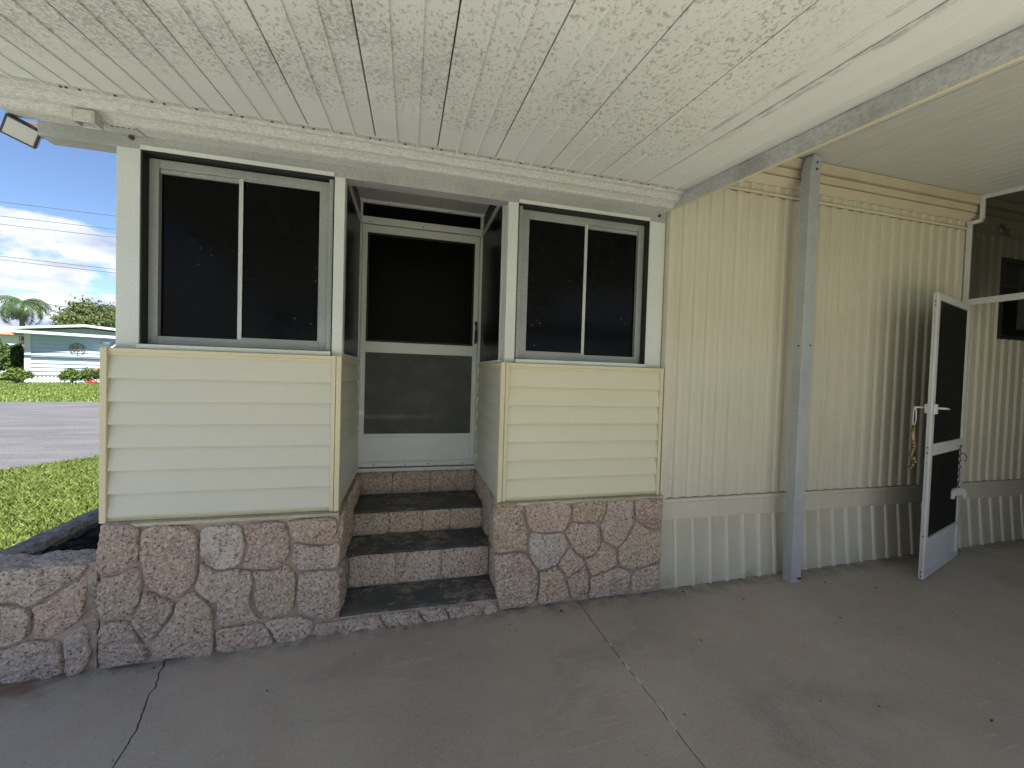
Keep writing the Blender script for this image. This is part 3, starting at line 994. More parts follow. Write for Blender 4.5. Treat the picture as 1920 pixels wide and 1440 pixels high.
def tread(y0, y1, z, seed):
    m = MB()
    n, k = 70, 16
    for j in range(k + 1):
        for i in range(n + 1):
            x = SX0 + (SX1 - SX0) * i / n
            wav = 0.010 * mnoise.noise((x * 7, seed, 0)) + 0.004 * mnoise.noise((x * 31, seed, 2))
            yy = y0 + wav + (y1 - y0 - wav) * j / k
            zz = z + 0.0022 * mnoise.fractal((x * 12, yy * 12, seed), 1, 2, 3) - (0.006 if j == 0 else 0)
            m.v.append((x, yy, zz))
    w = n + 1
    for j in range(k):
        for i in range(n):
            q = j * w + i
            m.f.append((q, q + 1, q + w + 1, q + w))
    b = len(m.v)
    for i in range(n + 1):
        x, y, zz = m.v[i]
        m.v.append((x, y + 0.006, z - 0.016))
    for i in range(n):
        m.f.append((i, b + i, b + i + 1, i + 1))
    m.build('tread', MATS['tread'], steps, smooth=False)


tread(-0.064, Y1 + 0.005, T1, 3.3)
tread(Y1 - 0.006, Y2 + 0.005, T2, 6.1)
tread(Y2 - 0.006, Y3 + 0.005, T3, 9.9)


def riser(y, z0, z1, cuts, tints, seed):
    xs = [SX0 + 0.002] + cuts + [SX1 - 0.002]
    for i in range(len(xs) - 1):
        a, b = xs[i], xs[i + 1]
        stone([(a, z0), ((a + b) / 2, z0 - 0.004), (b, z0), (b + 0.006, (z0 + z1) / 2), (b, z1), ((a + b) / 2, z1 + 0.003), (a, z1), (a + 0.006, (z0 + z1) / 2)],
              (0, y + 0.018, 0), PLANE_FRONT, steps, tints[i], seed + i, joint=0.004, proud=0.015, back=0.02, rough=0.55)


riser(Y1, T1, T2 - 0.014, [-0.06, 0.25], [TAN, PINK, PINK], 41)
riser(Y2, T2, T3 - 0.014, [-0.12, 0.125, 0.335], [TAN, OCHRE, OCHRE, TAN], 47)
riser(Y3, T3, TD - 0.03, [-0.115, 0.20, 0.435], [PINK, OCHRE, TAN, TAN], 53)
cheeks = [[(-0.05, 0.105), (0.22, 0.105), (0.215, 0.33), (-0.05, 0.40)], [(-0.05, 0.40), (0.215, 0.335), (0.27, 0.345), (0.26, 0.695), (-0.05, 0.695)],
          [(0.27, 0.345), (0.51, 0.345), (0.51, 0.52), (0.54, 0.53), (0.54, 0.695), (0.26, 0.695)], [(0.54, 0.525), (0.92, 0.525), (0.92, 0.695), (0.54, 0.695)]]
for i, poly in enumerate(cheeks):
    stone(poly, (SX0 - 0.012, 0, 0), (Vector((0, 1, 0)), Vector((0, 0, 1)), Vector((1, 0, 0))), base_l, (TAN, OCHRE, TAN, OCHRE)[i], 61 + i, proud=0.014, joint=0.004)
    stone(poly, (SX1 + 0.012, 0, 0), (Vector((0, 1, 0)), Vector((0, 0, 1)), Vector((-1, 0, 0))), base_r, (PINK, PALE, PINK, PALE)[i], 71 + i, proud=0.014, joint=0.004)

# planter: front wall core, left rim wall, soil
rough_core('mortar_core', planter, -2.16, -1.535, -0.048, 0.10, -0.16, 0.515, MATS['mortar'], 0.010)
stone([(-2.17, -0.07), (-1.94, -0.07), (-1.94, 0.24), (-2.17, 0.24)], (0, -0.045, 0), PLANE_FRONT, planter, PINK, 91)
stone([(-2.17, 0.24), (-1.94, 0.25), (-1.94, 0.53), (-2.17, 0.52)], (0, -0.045, 0), PLANE_FRONT, planter, TAN, 93)
top_frame = (Vector((1, 0, 0)), Vector((0, 1, 0)), Vector((0, 0, 1)))
for i, (a, b) in enumerate(((-2.18, -1.86), (-1.85, -1.555))):
    stone([(a, -0.05), (b, -0.055), (b, 0.11), (a, 0.12)], (0, 0, 0.508), top_frame, planter, (PALE, PALE)[i], 97 + i, proud=0.016, joint=0.003)
# broken mortar lump where planter and foundation have parted
stone([(-1.555, 0.10), (-1.525, 0.16), (-1.530, 0.52), (-1.558, 0.50)], (0, -0.030, 0), PLANE_FRONT, planter, (0.22, 0.20, 0.19), 103, joint=0.001, proud=0.02)
m = MB()
n = 150
prof = [(-2.20, -0.16), (-2.195, 0.45), (-2.180, 0.478), (-2.14, 0.486), (-2.10, 0.490), (-2.065, 0.480), (-2.048, 0.45), (-2.05, 0.20)]
for i in range(n + 1):
    y = 0.105 + 3.2 * i / n
    for (x, z) in prof:
        w = 0.020 * mnoise.fractal((x * 14, y * 12, z * 14), 1, 2, 5)
        m.v.append((x + w, y, z + w * 0.8))
k = len(prof)
for i in range(n):
    for j in range(k - 1):
        a = i * k + j
        m.f.append((a, a + 1, a + k + 1, a + k))
m.f.append(tuple(range(k)))
m.build('rim_wall', MATS['planter_rim'], planter, smooth=False)
m = MB()
n = 70
for j in range(n + 1):
    for i in range(24):
        x = -2.06 + 0.54 * i / 23
        y = 0.10 + 3.1 * j / n
        m.v.append((x, y, 0.425 + 0.035 * mnoise.fractal((x * 9, y * 9, 5), 1, 2, 4)))
for j in range(n):
    for i in range(23):
        a = j * 24 + i
        m.f.append((a, a + 1, a + 25, a + 24))
m.build('soil', MATS['soil'], planter, smooth=True)
tw = MB()
for i in range(130):
    x, y = random.uniform(-2.03, -1.55), random.uniform(0.12, 1.6)
    a = random.uniform(0, math.pi)
    L_ = random.uniform(0.02, 0.09)
    z = 0.448 + random.uniform(-0.01, 0.015)
    tw.tube([(x, y, z), (x + L_ * 0.5 * math.cos(a), y + L_ * 0.5 * math.sin(a), z + random.uniform(0, 0.012)), (x + L_ * math.cos(a + 0.3), y + L_ * math.sin(a + 0.3), z)], 0.0022, 4)
o = tw.build('leaf_litter', MATS['twig'], planter)
o['kind'] = 'stuff'

# ------------------------------------------------------------------ porch
porch = thing('porch', 'enclosed porch with cream siding, black sliding windows and a recessed screen door', 'porch', (0.14, 0.5, 0.7))
ZS, ZB = 1.624, 0.713
EXPO = (ZS - 0.034 - ZB - 0.022) / 7.0
PLANK = [(-0.002, 0.004), (0.019, 0.004), (0.0225, 0.0), (0.0238, 0.003), (0.0225, 0.011), (0.0015, EXPO + 0.003), (-0.002, EXPO + 0.003)]


def siding_wall(p0, p1, outward, skin='siding'):
    """seven lapped planks between two plan points, with top and bottom trim"""
    p0, p1, W = Vector((*p0, 0)), Vector((*p1, 0)), Vector((*outward, 0))
    t = (p1 - p0).normalized()
    wall = sub('siding_wall', porch, ((p0 + p1) / 2)[:2] + (ZB,))
    first = None
    for i in range(7):
        if first is None:
            m = MB().sweep(PLANK, p0 + Vector((0, 0, ZB + 0.022)), p1 + Vector((0, 0, ZB + 0.022)), W, (0, 0, 1))
            first = m.build('siding_plank', MATS[skin], wall)
        else:
            copy_at(first, 0, 0, EXPO * i)
    MB().sweep([(-0.002, 0), (0.019, 0), (0.019, 0.006), (0.013, 0.010), (0.013, 0.0225), (-0.002, 0.0225)], p0 + Vector((0, 0, ZB)), p1 + Vector((0, 0, ZB)), W, (0, 0, 1)).build('bottom_trim', MATS['cream_trim'], wall)
    MB().sweep([(-0.002, 0), (0.014, 0), (0.014, 0.012), (0.021, 0.016), (0.021, 0.035), (-0.002, 0.035)], p0 + Vector((0, 0, ZS - 0.035)), p1 + Vector((0, 0, ZS - 0.035)), W, (0, 0, 1)).build('top_trim', MATS['cream_trim'], wall)
    return wall


siding_wall((-1.512, 0.0), (-0.432, 0.0), (0, -1))
siding_wall((0.634, 0.0), (1.762, 0.0), (0, -1), 'siding_yellow')
siding_wall((-0.405, 0.028), (-0.405, 0.905), (1, 0))
siding_wall((0.603, 0.028), (0.603, 0.905), (-1, 0))


def trim(x0, x1, y0, y1, z0=ZB - 0.006, z1=ZS + 0.002, mat='cream_trim', name='corner_trim'):
    return MB().box(x0, x1, y0, y1, z0, z1).build(name, MATS[mat], porch, 0.003)


trim(-1.540, -1.510, -0.032, 0.02)
for x0, x1, y0, y1 in ((-0.434, -0.412, -0.028, 0.01), (-0.409, -0.381, -0.032, 0.030), (0.579, 0.609, -0.032, 0.030), (0.612, 0.636, -0.028, 0.01)):
    trim(x0, x1, y0, y1)
trim(1.760, 1.784, -0.030, 0.02)
trim(-0.406, -0.390, 0.900, 0.925)
trim(0.588, 0.604, 0.900, 0.925)

HZ = 2.685
for x0, x1, d in ((-1.510, -1.405, 0.14), (-0.447, -0.389, 0.11), (0.612, 0.681, 0.11), (1.664, 1.792, 0.14)):
    MB().box(x0, x1, 0.03, d, ZS + 0.001, HZ).build('post', MATS['white_alu'], porch, 0.003)
MB().box(-1.838, 1.796, 0.031, 0.13, HZ, 2.84).build('header', MATS['header_alu'], porch, 0.002)
for x0, x1 in ((-1.404, -0.449), (0.683, 1.662)):
    MB().box(x0, x1, 0.024, 0.0305, HZ - 0.002, HZ + 0.022).build('header_trim', MATS['white_alu'], porch, 0.0015)
    MB().box(x0, x1, 0.004, 0.12, ZS + 0.002, ZS + 0.028).build('window_sill', MATS['white_alu'], porch, 0.002)


def porch_window(x0, x1, split, near_right):
    """recessed horizontal slider with a dark liner; the sash nearest the door stands in front"""
    z0, z1 = ZS + 0.030, HZ - 0.002
    w = sub('window', porch, ((x0 + x1) / 2, 0.09, z0))
    MB().box(x0, x0 + 0.006, 0.034, 0.13, z0, z1).box(x1 - 0.006, x1, 0.034, 0.13, z0, z1).box(x0 + 0.0061, x1 - 0.0061, 0.034, 0.13, z1 - 0.006, z1).build('liner', MATS['dark_bronze'], w)
    fx0, fx1 = (x0 + 0.008, x1 - 0.034) if near_right else (x0 + 0.036, x1 - 0.008)
    if near_right:
        MB().box(x1 - 0.032, x1 - 0.007, 0.050, 0.125, z0, z1 - 0.008).build('jamb', MATS['frame_alu'], w, 0.002)
    else:
        MB().box(x0 + 0.007, x0 + 0.034, 0.050, 0.125, z0, z1 - 0.008).build('jamb', MATS['frame_alu'], w, 0.002)
    fz0, fz1 = z0 + 0.003, z1 - 0.014
    fw = 0.046
    for a, b, c, d in ((fx0, fx0 + fw, fz0, fz1), (fx1 - fw, fx1, fz0, fz1), (fx0 + fw, fx1 - fw, fz0, fz0 + fw), (fx0 + fw, fx1 - fw, fz1 - fw, fz1)):
        MB().box(a, b, 0.086, 0.122, c, d).build('frame', MATS['frame_alu'], w, 0.003)
    ax, bx, az, bz = fx0 + fw, fx1 - fw, fz0 + fw, fz1 - fw
    # two sashes: thin inner frames at two depths
    for k_, (p, q) in enumerate(((ax, split), (split, bx))):
        front = (k_ == 1) == near_right
        y = 0.096 if front else 0.110
        s = 0.011 if front else 0.009
        if front:
            for a, b, c, d in ((p, p + s, az, bz), (q - s, q, az, bz), (p + s, q - s, az, az + s), (p + s, q - s, bz - s, bz)):
                MB().box(a, b, y - 0.006, y + 0.008, c, d).build('sash', MATS['frame_alu'], w, 0.0015)
        else:
            MB().box(p + 0.003, q - 0.003, y - 0.014, y + 0.004, bz - 0.024, bz - 0.001).build('sash', MATS['frame_alu'], w, 0.0015)
        MB().box(p + 0.001, q - 0.001, y + 0.0045, y + 0.0085, az - 0.01, bz + 0.01).build('pane', MATS['pane'], w)
    MB().box(split - 0.011, split + 0.011, 0.088, 0.106, az, bz).build('mullion', MATS['mill_alu'], w, 0.002)
    return w


porch_window(-1.404, -0.448, -0.953, True)
porch_window(0.682, 1.663, 1.196, False)

# entry recess: side screens, boarded ceiling, door wall
for sx, out in ((-0.405, 1), (0.603, -1)):
    w = sub('side_screen', porch, (sx, 0.5, ZS))
    def bx(a, b, y0, y1, z0, z1, nm, mt, bev=0.002):
        x0, x1 = sorted((sx + out * a, sx + out * b))
        return MB().box(x0, x1, y0, y1, z0, z1).build(nm, MATS[mt], w, bev)
    bx(-0.004, 0.004, 0.115, 0.905, ZS + 0.02, 2.725, 'pane', 'pane_plain', 0)
    bx(-0.004, 0.004, 0.115, 0.905, 2.765, 2.90, 'pane', 'pane_plain', 0)
    bx(-0.012, 0.014, 0.111, 0.915, 2.727, 2.763, 'rail', 'mill_alu')
    bx(-0.012, 0.014, 0.111, 0.915, ZS + 0.002, ZS + 0.022, 'rail', 'white_alu')
    bx(-0.012, 0.012, 0.113, 0.128, ZS + 0.024, 2.72, 'stile', 'mill_alu')
wrec = sub('recess_ceiling', porch, (0.1, 0.5, 2.85))
first = None
for i in range(8):
    x = -0.425 + 0.1305 * i
    if first is None:
        m = MB().sweep([(0.0015, 0.0), (0.129, 0.0), (0.129, 0.012), (0.0015, 0.012)], (x, 0.131, 2.838), (x, 0.96, 2.932), (1, 0, 0), (0, 0, 1))
        first = m.build('ceiling_board', MATS['porch_ceiling'], wrec)
    else:
        copy_at(first, 0.1305 * i, 0, 0)
MB().box(-0.43, 0.63, 0.13, 1.0, 2.955, 2.97).build('ceiling_backing', MATS['crack'], wrec)

DY = 0.936
dw = sub('door_wall', porch, (0.1, DY, 0.74))
for a, b, c, d, nm, mt, y0 in ((-0.424, -0.387, 0.735, 2.96, 'jamb', 'white_alu', DY - 0.03), (0.577, 0.618, 0.735, 2.96, 'jamb', 'white_alu', DY - 0.03),
                               (-0.387, 0.577, 2.737, 2.792, 'head', 'white_alu', DY - 0.028), (-0.387, 0.577, 2.904, 2.945, 'top_bar', 'white_alu', DY - 0.028),
                               (-0.40, 0.59, 0.712, 0.742, 'threshold', 'mill_alu', DY - 0.045)):
    MB().box(a, b, y0, DY + 0.03, c, d).build(nm, MATS[mt], dw, 0.002)
MB().box(-0.386, 0.576, DY - 0.002, DY + 0.004, 2.79, 2.906).build('transom_pane', MATS['pane_plain'], dw)
for x in (-0.33, 0.09, 0.50):
    MB().tube([(x, DY - 0.0275, 2.752), (x, DY - 0.0305, 2.752)], 0.005, 8).build('screw', MATS['screw'], dw)

door = sub('screen_door', porch, (0.1, DY, 0.75))
x0, x1, z0, z1 = -0.384, 0.574, 0.748, 2.729
for a, b, c, d, nm in ((x0, -0.345, z0, z1, 'stile'), (0.534, x1, z0, z1, 'stile'), (-0.345, 0.534, 2.668, z1, 'rail'), (-0.345, 0.534, 1.695, 1.783, 'rail'), (-0.345, 0.534, 1.000, 1.024, 'rail'), (-0.345, 0.534, z0, 0.792, 'rail')):
    MB().box(a, b, DY - 0.024, DY + 0.010, c, d).build(nm, MATS['white_alu'], door, 0.003)
for a, b, c, d in ((-0.345, -0.331, 1.784, 2.667), (0.520, 0.534, 1.784, 2.667), (-0.331, 0.520, 2.653, 2.667), (-0.331, 0.520, 1.784, 1.800)):
    MB().box(a, b, DY - 0.016, DY + 0.006, c, d).build('glazing_bead', MATS['dark_bronze'], door, 0.001)
MB().box(-0.333, 0.522, DY - 0.004, DY + 0.002, 1.79, 2.66).build('pane', MATS['pane_plain'], door)
MB().box(-0.346, 0.535, DY - 0.006, DY + 0.002, 1.02, 1.70).build('grey_panel', MATS['pane_grey'], door)
MB().box(-0.346, 0.535, DY - 0.012, DY + 0.002, 0.788, 1.004).build('kick_plate', MATS['white_alu'], door)
MB().box(-0.36, 0.55, DY - 0.032, DY - 0.0245, 0.752, 0.782).build('sweep', MATS['white_alu'], door, 0.002)
for x in (-0.26, -0.01, 0.18, 0.47):
    MB().tube([(x, DY - 0.0318, 0.768), (x, DY - 0.0345, 0.768)], 0.0055, 8).build('screw', MATS['screw'], door)
hd = MB().tube([(0.556, DY - 0.024, 1.81), (0.556, DY - 0.050, 1.825), (0.556, DY - 0.058, 1.90), (0.556, DY - 0.050, 1.975), (0.556, DY - 0.024, 1.99)], [0.010, 0.011, 0.012, 0.011, 0.010], 8)
hd.build('handle', MATS['black_plastic'], door, smooth=True)
for z in (0.95, 1.72, 2.45):
    MB().box(-0.391, -0.380, DY - 0.034, DY - 0.0245, z, z + 0.09).build('hinge', MATS['mill_alu'], door, 0.002)

# rest of the porch body: left side, back and roof
MB().box(-1.508, -1.49, 0.1402, 3.4, 0.70, 2.84).build('side_wall', MATS['siding'], porch)
MB().box(-1.488, 1.80, 3.38, 3.4, 0.70, 2.95).build('rear_wall', MATS['siding'], porch)
MB().sweep([(0, 0), (0.13, 0), (0.13, 0.05), (0, 0.05)], (-1.76, 0.135, 2.846), (-1.76, 3.9, 2.846 + 0.11 * 3.77), (0.0, 0, 0.0) if False else (1, 0, 0), (0, 0, 1)).build('verge_board', MATS['white_alu'], porch)
MB().sweep([(0, 0), (3.43, 0), (3.43, 0.05), (0, 0.05)], (-1.628, 0.134, 2.85), (-1.628, 3.9, 2.85 + 0.11 * 3.77), (1, 0, 0), (0, 0, 1)).build('roof', MATS['mill_alu'], porch)

# ------------------------------------------------------------------ mobile home
home = thing('mobile_home', 'beige ribbed mobile home wall with perforated skirting and moulded cornice', 'house', (5.0, 0.3, 0))
PER = 0.1150
HX0 = 1.800
MB().box(HX0, 1.858, -0.018, 0.05, 0.668, 3.055).build('corner_post', MATS['homewall'], home, 0.003)
prof1 = [(0, 0.0), (0.024, 0.002), (0.046, 0.0), (0.055, 0.016), (0.078, 0.0175), (0.100, 0.016), (0.108, 0.0)]


def rib_panel(x0, n, z0, z1):
    pts = []
    for i in range(n):
        pts += [(i * PER + a, b) for a, b in prof1]
    pts.append((n * PER, 0.0))
    pts.append((n * PER, -0.02))
    pts.append((0, -0.02))
    return MB().sweep(pts, (x0, 0, z0), (x0, 0, z1), (1, 0, 0), (0, -1, 0)).build('wall_panel', MATS['homewall'], home)


pw = 8 * PER
first = rib_panel(1.860, 8, 0.674, 2.984)
for i in range(1, 8):
    copy_at(first, (pw + 0.0012) * i, 0, 0)
first = rib_panel(1.860, 8, 3.014, 3.075)
for i in range(1, 8):
    copy_at(first, (pw + 0.0012) * i, 0, 0)
XE = 9.2
MB().tube([(1.86, -0.016, 2.999), (XE, -0.016, 2.999)], 0.0125, 10).build('belt_rail', MATS['home_trim'], home, smooth=True)
MB().sweep([(-0.02, 3.06), (0.026, 3.062), (0.030, 3.070), (0.060, 3.112), (0.060, 3.120), (0.030, 3.121), (0.030, 3.127), (0.066, 3.129), (0.072, 3.180), (0.066, 3.186), (0.040, 3.187), (0.040, 3.193), (0.090, 3.194), (0.094, 3.262), (-0.02, 3.262)], (HX0, 0, 0), (XE, 0, 0), (0, -1, 0), (0, 0, 1)).build('cornice', MATS['home_trim'], home)
MB().sweep([(-0.03, 0.508), (0.010, 0.508), (0.012, 0.512), (0.012, 0.636), (0.023, 0.643), (0.023, 0.660), (0.016, 0.667), (-0.03, 0.667)], (HX0, 0, 0), (XE, 0, 0), (0, -1, 0), (0, 0, 1)).build('skirt_band', MATS['homewall'], home)
SP = 0.152
n_sk = 34
for i in range(n_sk):
    xa = HX0 + SP * i
    if i == 0:
        m = MB()
        zb = -0.02
        m.v = [(xa, -0.004, 0.515), (xa + SP - 0.032, -0.004, 0.515), (xa + SP - 0.030, -0.048, zb), (xa - 0.002, -0.048, zb), (xa, 0.01, 0.515), (xa + SP - 0.032, 0.01, 0.515), (xa + SP - 0.030, -0.036, zb), (xa - 0.002, -0.036, zb)]
        m.f = [(0, 1, 2, 3), (7, 6, 5, 4), (0, 4, 5, 1), (1, 5, 6, 2), (2, 6, 7, 3), (3, 7, 4, 0)]
        sk0 = m.build('skirting_panel', MATS['skirt'], home)
        m = MB()
        m.sweep([(0.0, -0.004), (0.006, 0.010), (0.026, 0.011), (0.032, -0.004)], (xa + SP - 0.032, -0.006, 0.516), (xa + SP - 0.032, -0.050, zb), (1, 0, 0), Vector((0, -1, -0.08)).normalized())
        sk1 = m.build('skirting_rib', MATS['skirt_rib'], home)
    else:
        dz = fz(xa + SP) - fz(HX0)
        for s_ in (sk0, sk1):
            c = copy_at(s_, SP * i, 0, 0)
for (x0, x1, z0, z1) in ((5.372, 6.25, 2.025, 2.785),):
    w = sub('window', home, ((x0 + x1) / 2, 0, z0))
    fw = 0.035
    for a, b, c, d in ((x0, x0 + fw, z0, z1), (x1 - fw, x1, z0, z1), (x0 + fw, x1 - fw, z0, z0 + fw), (x0 + fw, x1 - fw, z1 - fw, z1)):
        MB().box(a, b, -0.035, 0.0, c, d).build('frame', MATS['dark_bronze'], w, 0.003)
    MB().box(x0 + fw - 0.005, x1 - fw + 0.005, -0.022, -0.014, z0 + 0.03, z1 - 0.03).build('pane', MATS['pane_plain'], w)
    MB().box(x0 + fw, x1 - fw, -0.030, -0.0225, (z0 + z1) / 2 + 0.11, (z0 + z1) / 2 + 0.14).build('sash', MATS['dark_bronze'], w)
    MB().box(x0 + 0.26, x1 - 0.05, -0.0240, -0.0222, z0 + 0.10, z1 - 0.06).build('curtain', MATS['pane_grey'], w)
MB().box(1.82, 9.2, 0.021, 0.05, 0.0, 3.30).build('wall_core', MATS['homewall'], home)
MB().box(1.75, 9.3, 0.051, 4.2, 3.27, 3.42).build('roof', MATS['mill_alu'], home)
MB().box(9.2, 9.3, -4.6, 4.2, -0.15, 3.60).build('added_end_wall', MATS['homewall'], home)  # unseen wall added to close off light from the right

# ------------------------------------------------------------------ carport roof
carport = thing('carport', 'carport roof of cream ribbed panels stained with mildew, with galvanised beam and column', 'carport', (1.0, -2.2, 2.6))
SLOPE = 0.11
PW = 0.3365


def ceil_z(y, base):
    return base + SLOPE * (y + 0.15)


def pan(x, base, y0, y1, mat, first, bead=0.006):
    """one roof pan: dark open seam at its edges, two raised beads at the thirds"""
    if first is not None:
        return copy_at(first[0], x - first[1], 0, 0)
    t = PW / 3
    p = [(0.0030, 0.022), (0.0030, 0.002), (0.006, 0.0)]
    for c in (t, 2 * t):
        p += [(c - 0.008, 0.0), (c - 0.005, -bead), (c + 0.004, -bead), (c + 0.007, 0.0)]
    p += [(PW - 0.006, 0.0), (PW - 0.0030, 0.002), (PW - 0.0030, 0.022)]
    return MB().sweep(p, (x, y0, ceil_z(y0, base)), (x, y1, ceil_z(y1, base)), (1, 0, 0), (0, 0, 1)).build('ceiling_panel', mat, carport)


CB = 2.834
YO = -3.25
f0 = pan(-1.8875, CB, YO, -0.105, MATS['ceiling'], None)
for i in range(1, 11):
    pan(-1.8875 + PW * i, CB, YO, -0.105, MATS['ceiling'], (f0, -1.8875))
CR = 3.262
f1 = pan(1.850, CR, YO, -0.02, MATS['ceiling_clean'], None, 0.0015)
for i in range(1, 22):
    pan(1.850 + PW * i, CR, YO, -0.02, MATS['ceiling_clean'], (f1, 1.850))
# roof decks above the pans
for x0, x1, b, y1 in ((-1.90, 1.84, CB, -0.10), (1.841, 9.25, CR, 0.05)):
    MB().sweep([(0, 0.0235), (x1 - x0, 0.0235), (x1 - x0, 0.05), (0, 0.05)], (x0, YO - 0.02, ceil_z(YO - 0.02, b)), (x0, y1, ceil_z(y1, b)), (1, 0, 0), (0, 0, 1)).build('roof_deck', MATS['crack'], carport)
# beam down the slope at the step between the two roofs
BX0, BX1 = 1.786, 1.826
MB().sweep([(0, -0.092), (0.010, -0.092), (0.014, 0.50), (0.008, 0.50), (0.006, -0.004), (0, -0.004)], (BX0, YO, ceil_z(YO, CB)), (BX0, -0.03, ceil_z(-0.03, CB)), (1, 0, 0), (0, 0, 1)).build('beam', MATS['galv'], carport)
MB().sweep([(-0.0015, -0.0965), (0.014, -0.0965), (0.014, -0.0925), (-0.0015, -0.0925)], (BX0, YO, ceil_z(YO, CB)), (BX0, -0.03, ceil_z(-0.03, CB)), (1, 0, 0), (0, 0, 1)).build('beam_lip', MATS['cream_trim'], carport)
# gutter channel along the porch front
GP = [(-0.205, 2.8255), (-0.170, 2.8285), (-0.166, 2.814), (-0.155, 2.811), (-0.147, 2.818), (-0.1462, 2.829), (-0.1425, 2.829), (-0.141, 2.819), (-0.127, 2.796), (-0.122, 2.784), (-0.106, 2.780), (-0.1015, 2.797), (-0.0975, 2.797), (-0.095, 2.783), (-0.070, 2.769), (-0.066, 2.756), (-0.050, 2.752), (0.028, 2.754),
      (0.028, 2.765), (-0.045, 2.774), (-0.098, 2.808), (-0.130, 2.835), (-0.205, 2.835)]
gut = sub('gutter', carport, (0, -0.08, 2.78))
MB().sweep([(a, b) for a, b in GP], (-1.925, 0, 0), (1.785, 0, 0), (0, 1, 0), (0, 0, 1)).build('channel', MATS['gutter'], gut)
scr = MB().tube([(0, -0.186, 2.8262), (0, -0.186, 2.8225)], 0.006, 8)
s0 = scr.build('screw', MATS['screw'], gut)
s0.location = (s0.location.x - 1.60, s0.location.y, s0.location.z)
xs = []
for i in range(11):
    xs += [-1.551 + PW * i - 0.028, -1.551 + PW * i + 0.022, -1.551 + PW * i + 0.16]
for x in xs:
    if x < 1.76:
        copy_at(s0, x + 1.60, 0, random.uniform(-0.0005, 0.0005))
# outlet stub and splice plate under the gutter
m = MB()
m.box(-1.605, -1.598, -0.120, -0.055, 2.712, 2.772).box(-1.519, -1.512, -0.120, -0.055, 2.712, 2.772).box(-1.5979, -1.5191, -0.120, -0.113, 2.712, 2.772).box(-1.5979, -1.5191, -0.062, -0.055, 2.712, 2.772)
m.build('downspout_outlet', MATS['gutter'], gut, 0.003)
MB().box(-1.50, -1.38, -0.052, 0.026, 2.7475, 2.7535).build('splice_plate', MATS['mill_alu'], gut, 0.001)
for i in range(5):
    MB().tube([(-1.485 + 0.024 * i, -0.046, 2.7476), (-1.485 + 0.024 * i, -0.046, 2.745)], 0.004, 6).build('rivet', MATS['screw'], gut)
MB().tube([(-1.442, 0.031, 2.735), (-1.442, 0.018, 2.735)], 0.011, 10).build('bolt', MATS['screw'], gut)
MB().tube([(1.735, 0.031, 2.728), (1.735, 0.018, 2.728)], 0.010, 10).build('bolt', MATS['screw'], gut)
# left fascia of the carport and outer supports
MB().sweep([(0, -0.03), (0.012, -0.03), (0.012, 0.06), (0, 0.06)], (-1.903, YO, ceil_z(YO, CB)), (-1.903, -0.20, ceil_z(-0.20, CB)), (1, 0, 0), (0, 0, 1)).build('edge_fascia', MATS['gutter'], carport)
MB().box(-1.89, 9.19, YO - 0.02, YO + 0.08, 2.13, 2.355).build('outer_beam', MATS['galv'], carport)
for x in (-1.75, 1.0, 3.8, 6.5):
    MB().box(x, x + 0.09, YO, YO + 0.07, fz(x) - 0.01, 2.13).build('column', MATS['galv_clean'], carport)
col = sub('column', carport, (2.89, -0.155, 0.03))
m = MB()
zt = ceil_z(-0.19, CR) - 0.004
m.v = [(2.840, -0.192, 0.018), (2.936, -0.192, 0.018), (2.936, -0.120, 0.018), (2.840, -0.120, 0.018), (2.840, -0.192, 3.145), (2.868, -0.192, zt - 0.01), (2.936, -0.192, zt - 0.01), (2.936, -0.120, zt), (2.868, -0.120, zt), (2.840, -0.120, 3.145)]
m.f = [(3, 2, 1, 0), (0, 1, 6, 5, 4), (1, 2, 7, 6), (2, 3, 9, 8, 7), (3, 0, 4, 9), (4, 5, 8, 9), (5, 6, 7, 8)]
m.build('tube', MATS['galv_clean'], col, 0.003)
for x, z in ((2.905, 0.062), (2.924, 0.064), (2.900, 3.19), (2.898, 3.14)):
    MB().tube([(x, -0.1915, z), (x, -0.1965, z)], 0.009, 8).build('bolt', MATS['screw'], col)
for z in (1.83,):
    MB().tube([(2.8405, -0.165, z), (2.835, -0.165, z)], 0.007, 8).build('bolt', MATS['screw'], col)
    MB().tube([(2.915, -0.1915, z + 0.005), (2.915, -0.198, z + 0.005)], 0.006, 8).build('bolt', MATS['screw'], col)

# ------------------------------------------------------------------ screen room partition and its open door
room = thing('screen_partition', 'white framed screen partition with dark transom screen beside the open door', 'screen wall', (4.9, -0.6, 0.07))
PX = 4.900
ztr = lambda y: ceil_z(y, CR) - 0.004
MB().box(PX - 0.016, PX + 0.016, -0.046, -0.0115, 0.06, 3.06).build('jamb', MATS['white_alu'], room, 0.002)
MB().box(PX - 0.02, PX + 0.02, -2.2, -0.0465, 2.300, 2.352).build('rail', MATS['white_alu'], room, 0.003)
MB().box(PX - 0.018, PX + 0.018, -0.110, -0.0465, 3.025, 3.055).build('notch_trim', MATS['white_alu'], room, 0.002)
MB().box(PX - 0.018, PX + 0.018, -0.122, -0.094, 3.0552, ztr(-0.11)).build('notch_trim', MATS['white_alu'], room, 0.002)
MB().sweep([(-0.02, -0.034), (0.02, -0.034), (0.02, 0.0), (-0.02, 0.0)], (PX, -4.3, ztr(-4.3)), (PX, -0.1225, ztr(-0.1225)), (1, 0, 0), (0, 0, 1)).build('top_rail', MATS['white_alu'], room)
m = MB()
m.v = [(PX, -0.045, 2.35), (PX, -2.2, 2.35), (PX, -2.2, ztr(-2.2) - 0.03), (PX, -0.121, ztr(-0.121) - 0.03), (PX, -0.121, 3.03), (PX, -0.045, 3.03)]
m.f = [(0, 1, 2, 3, 4, 5)]
m.build('transom_screen', MATS['mesh_transom'], room, recalc=False)
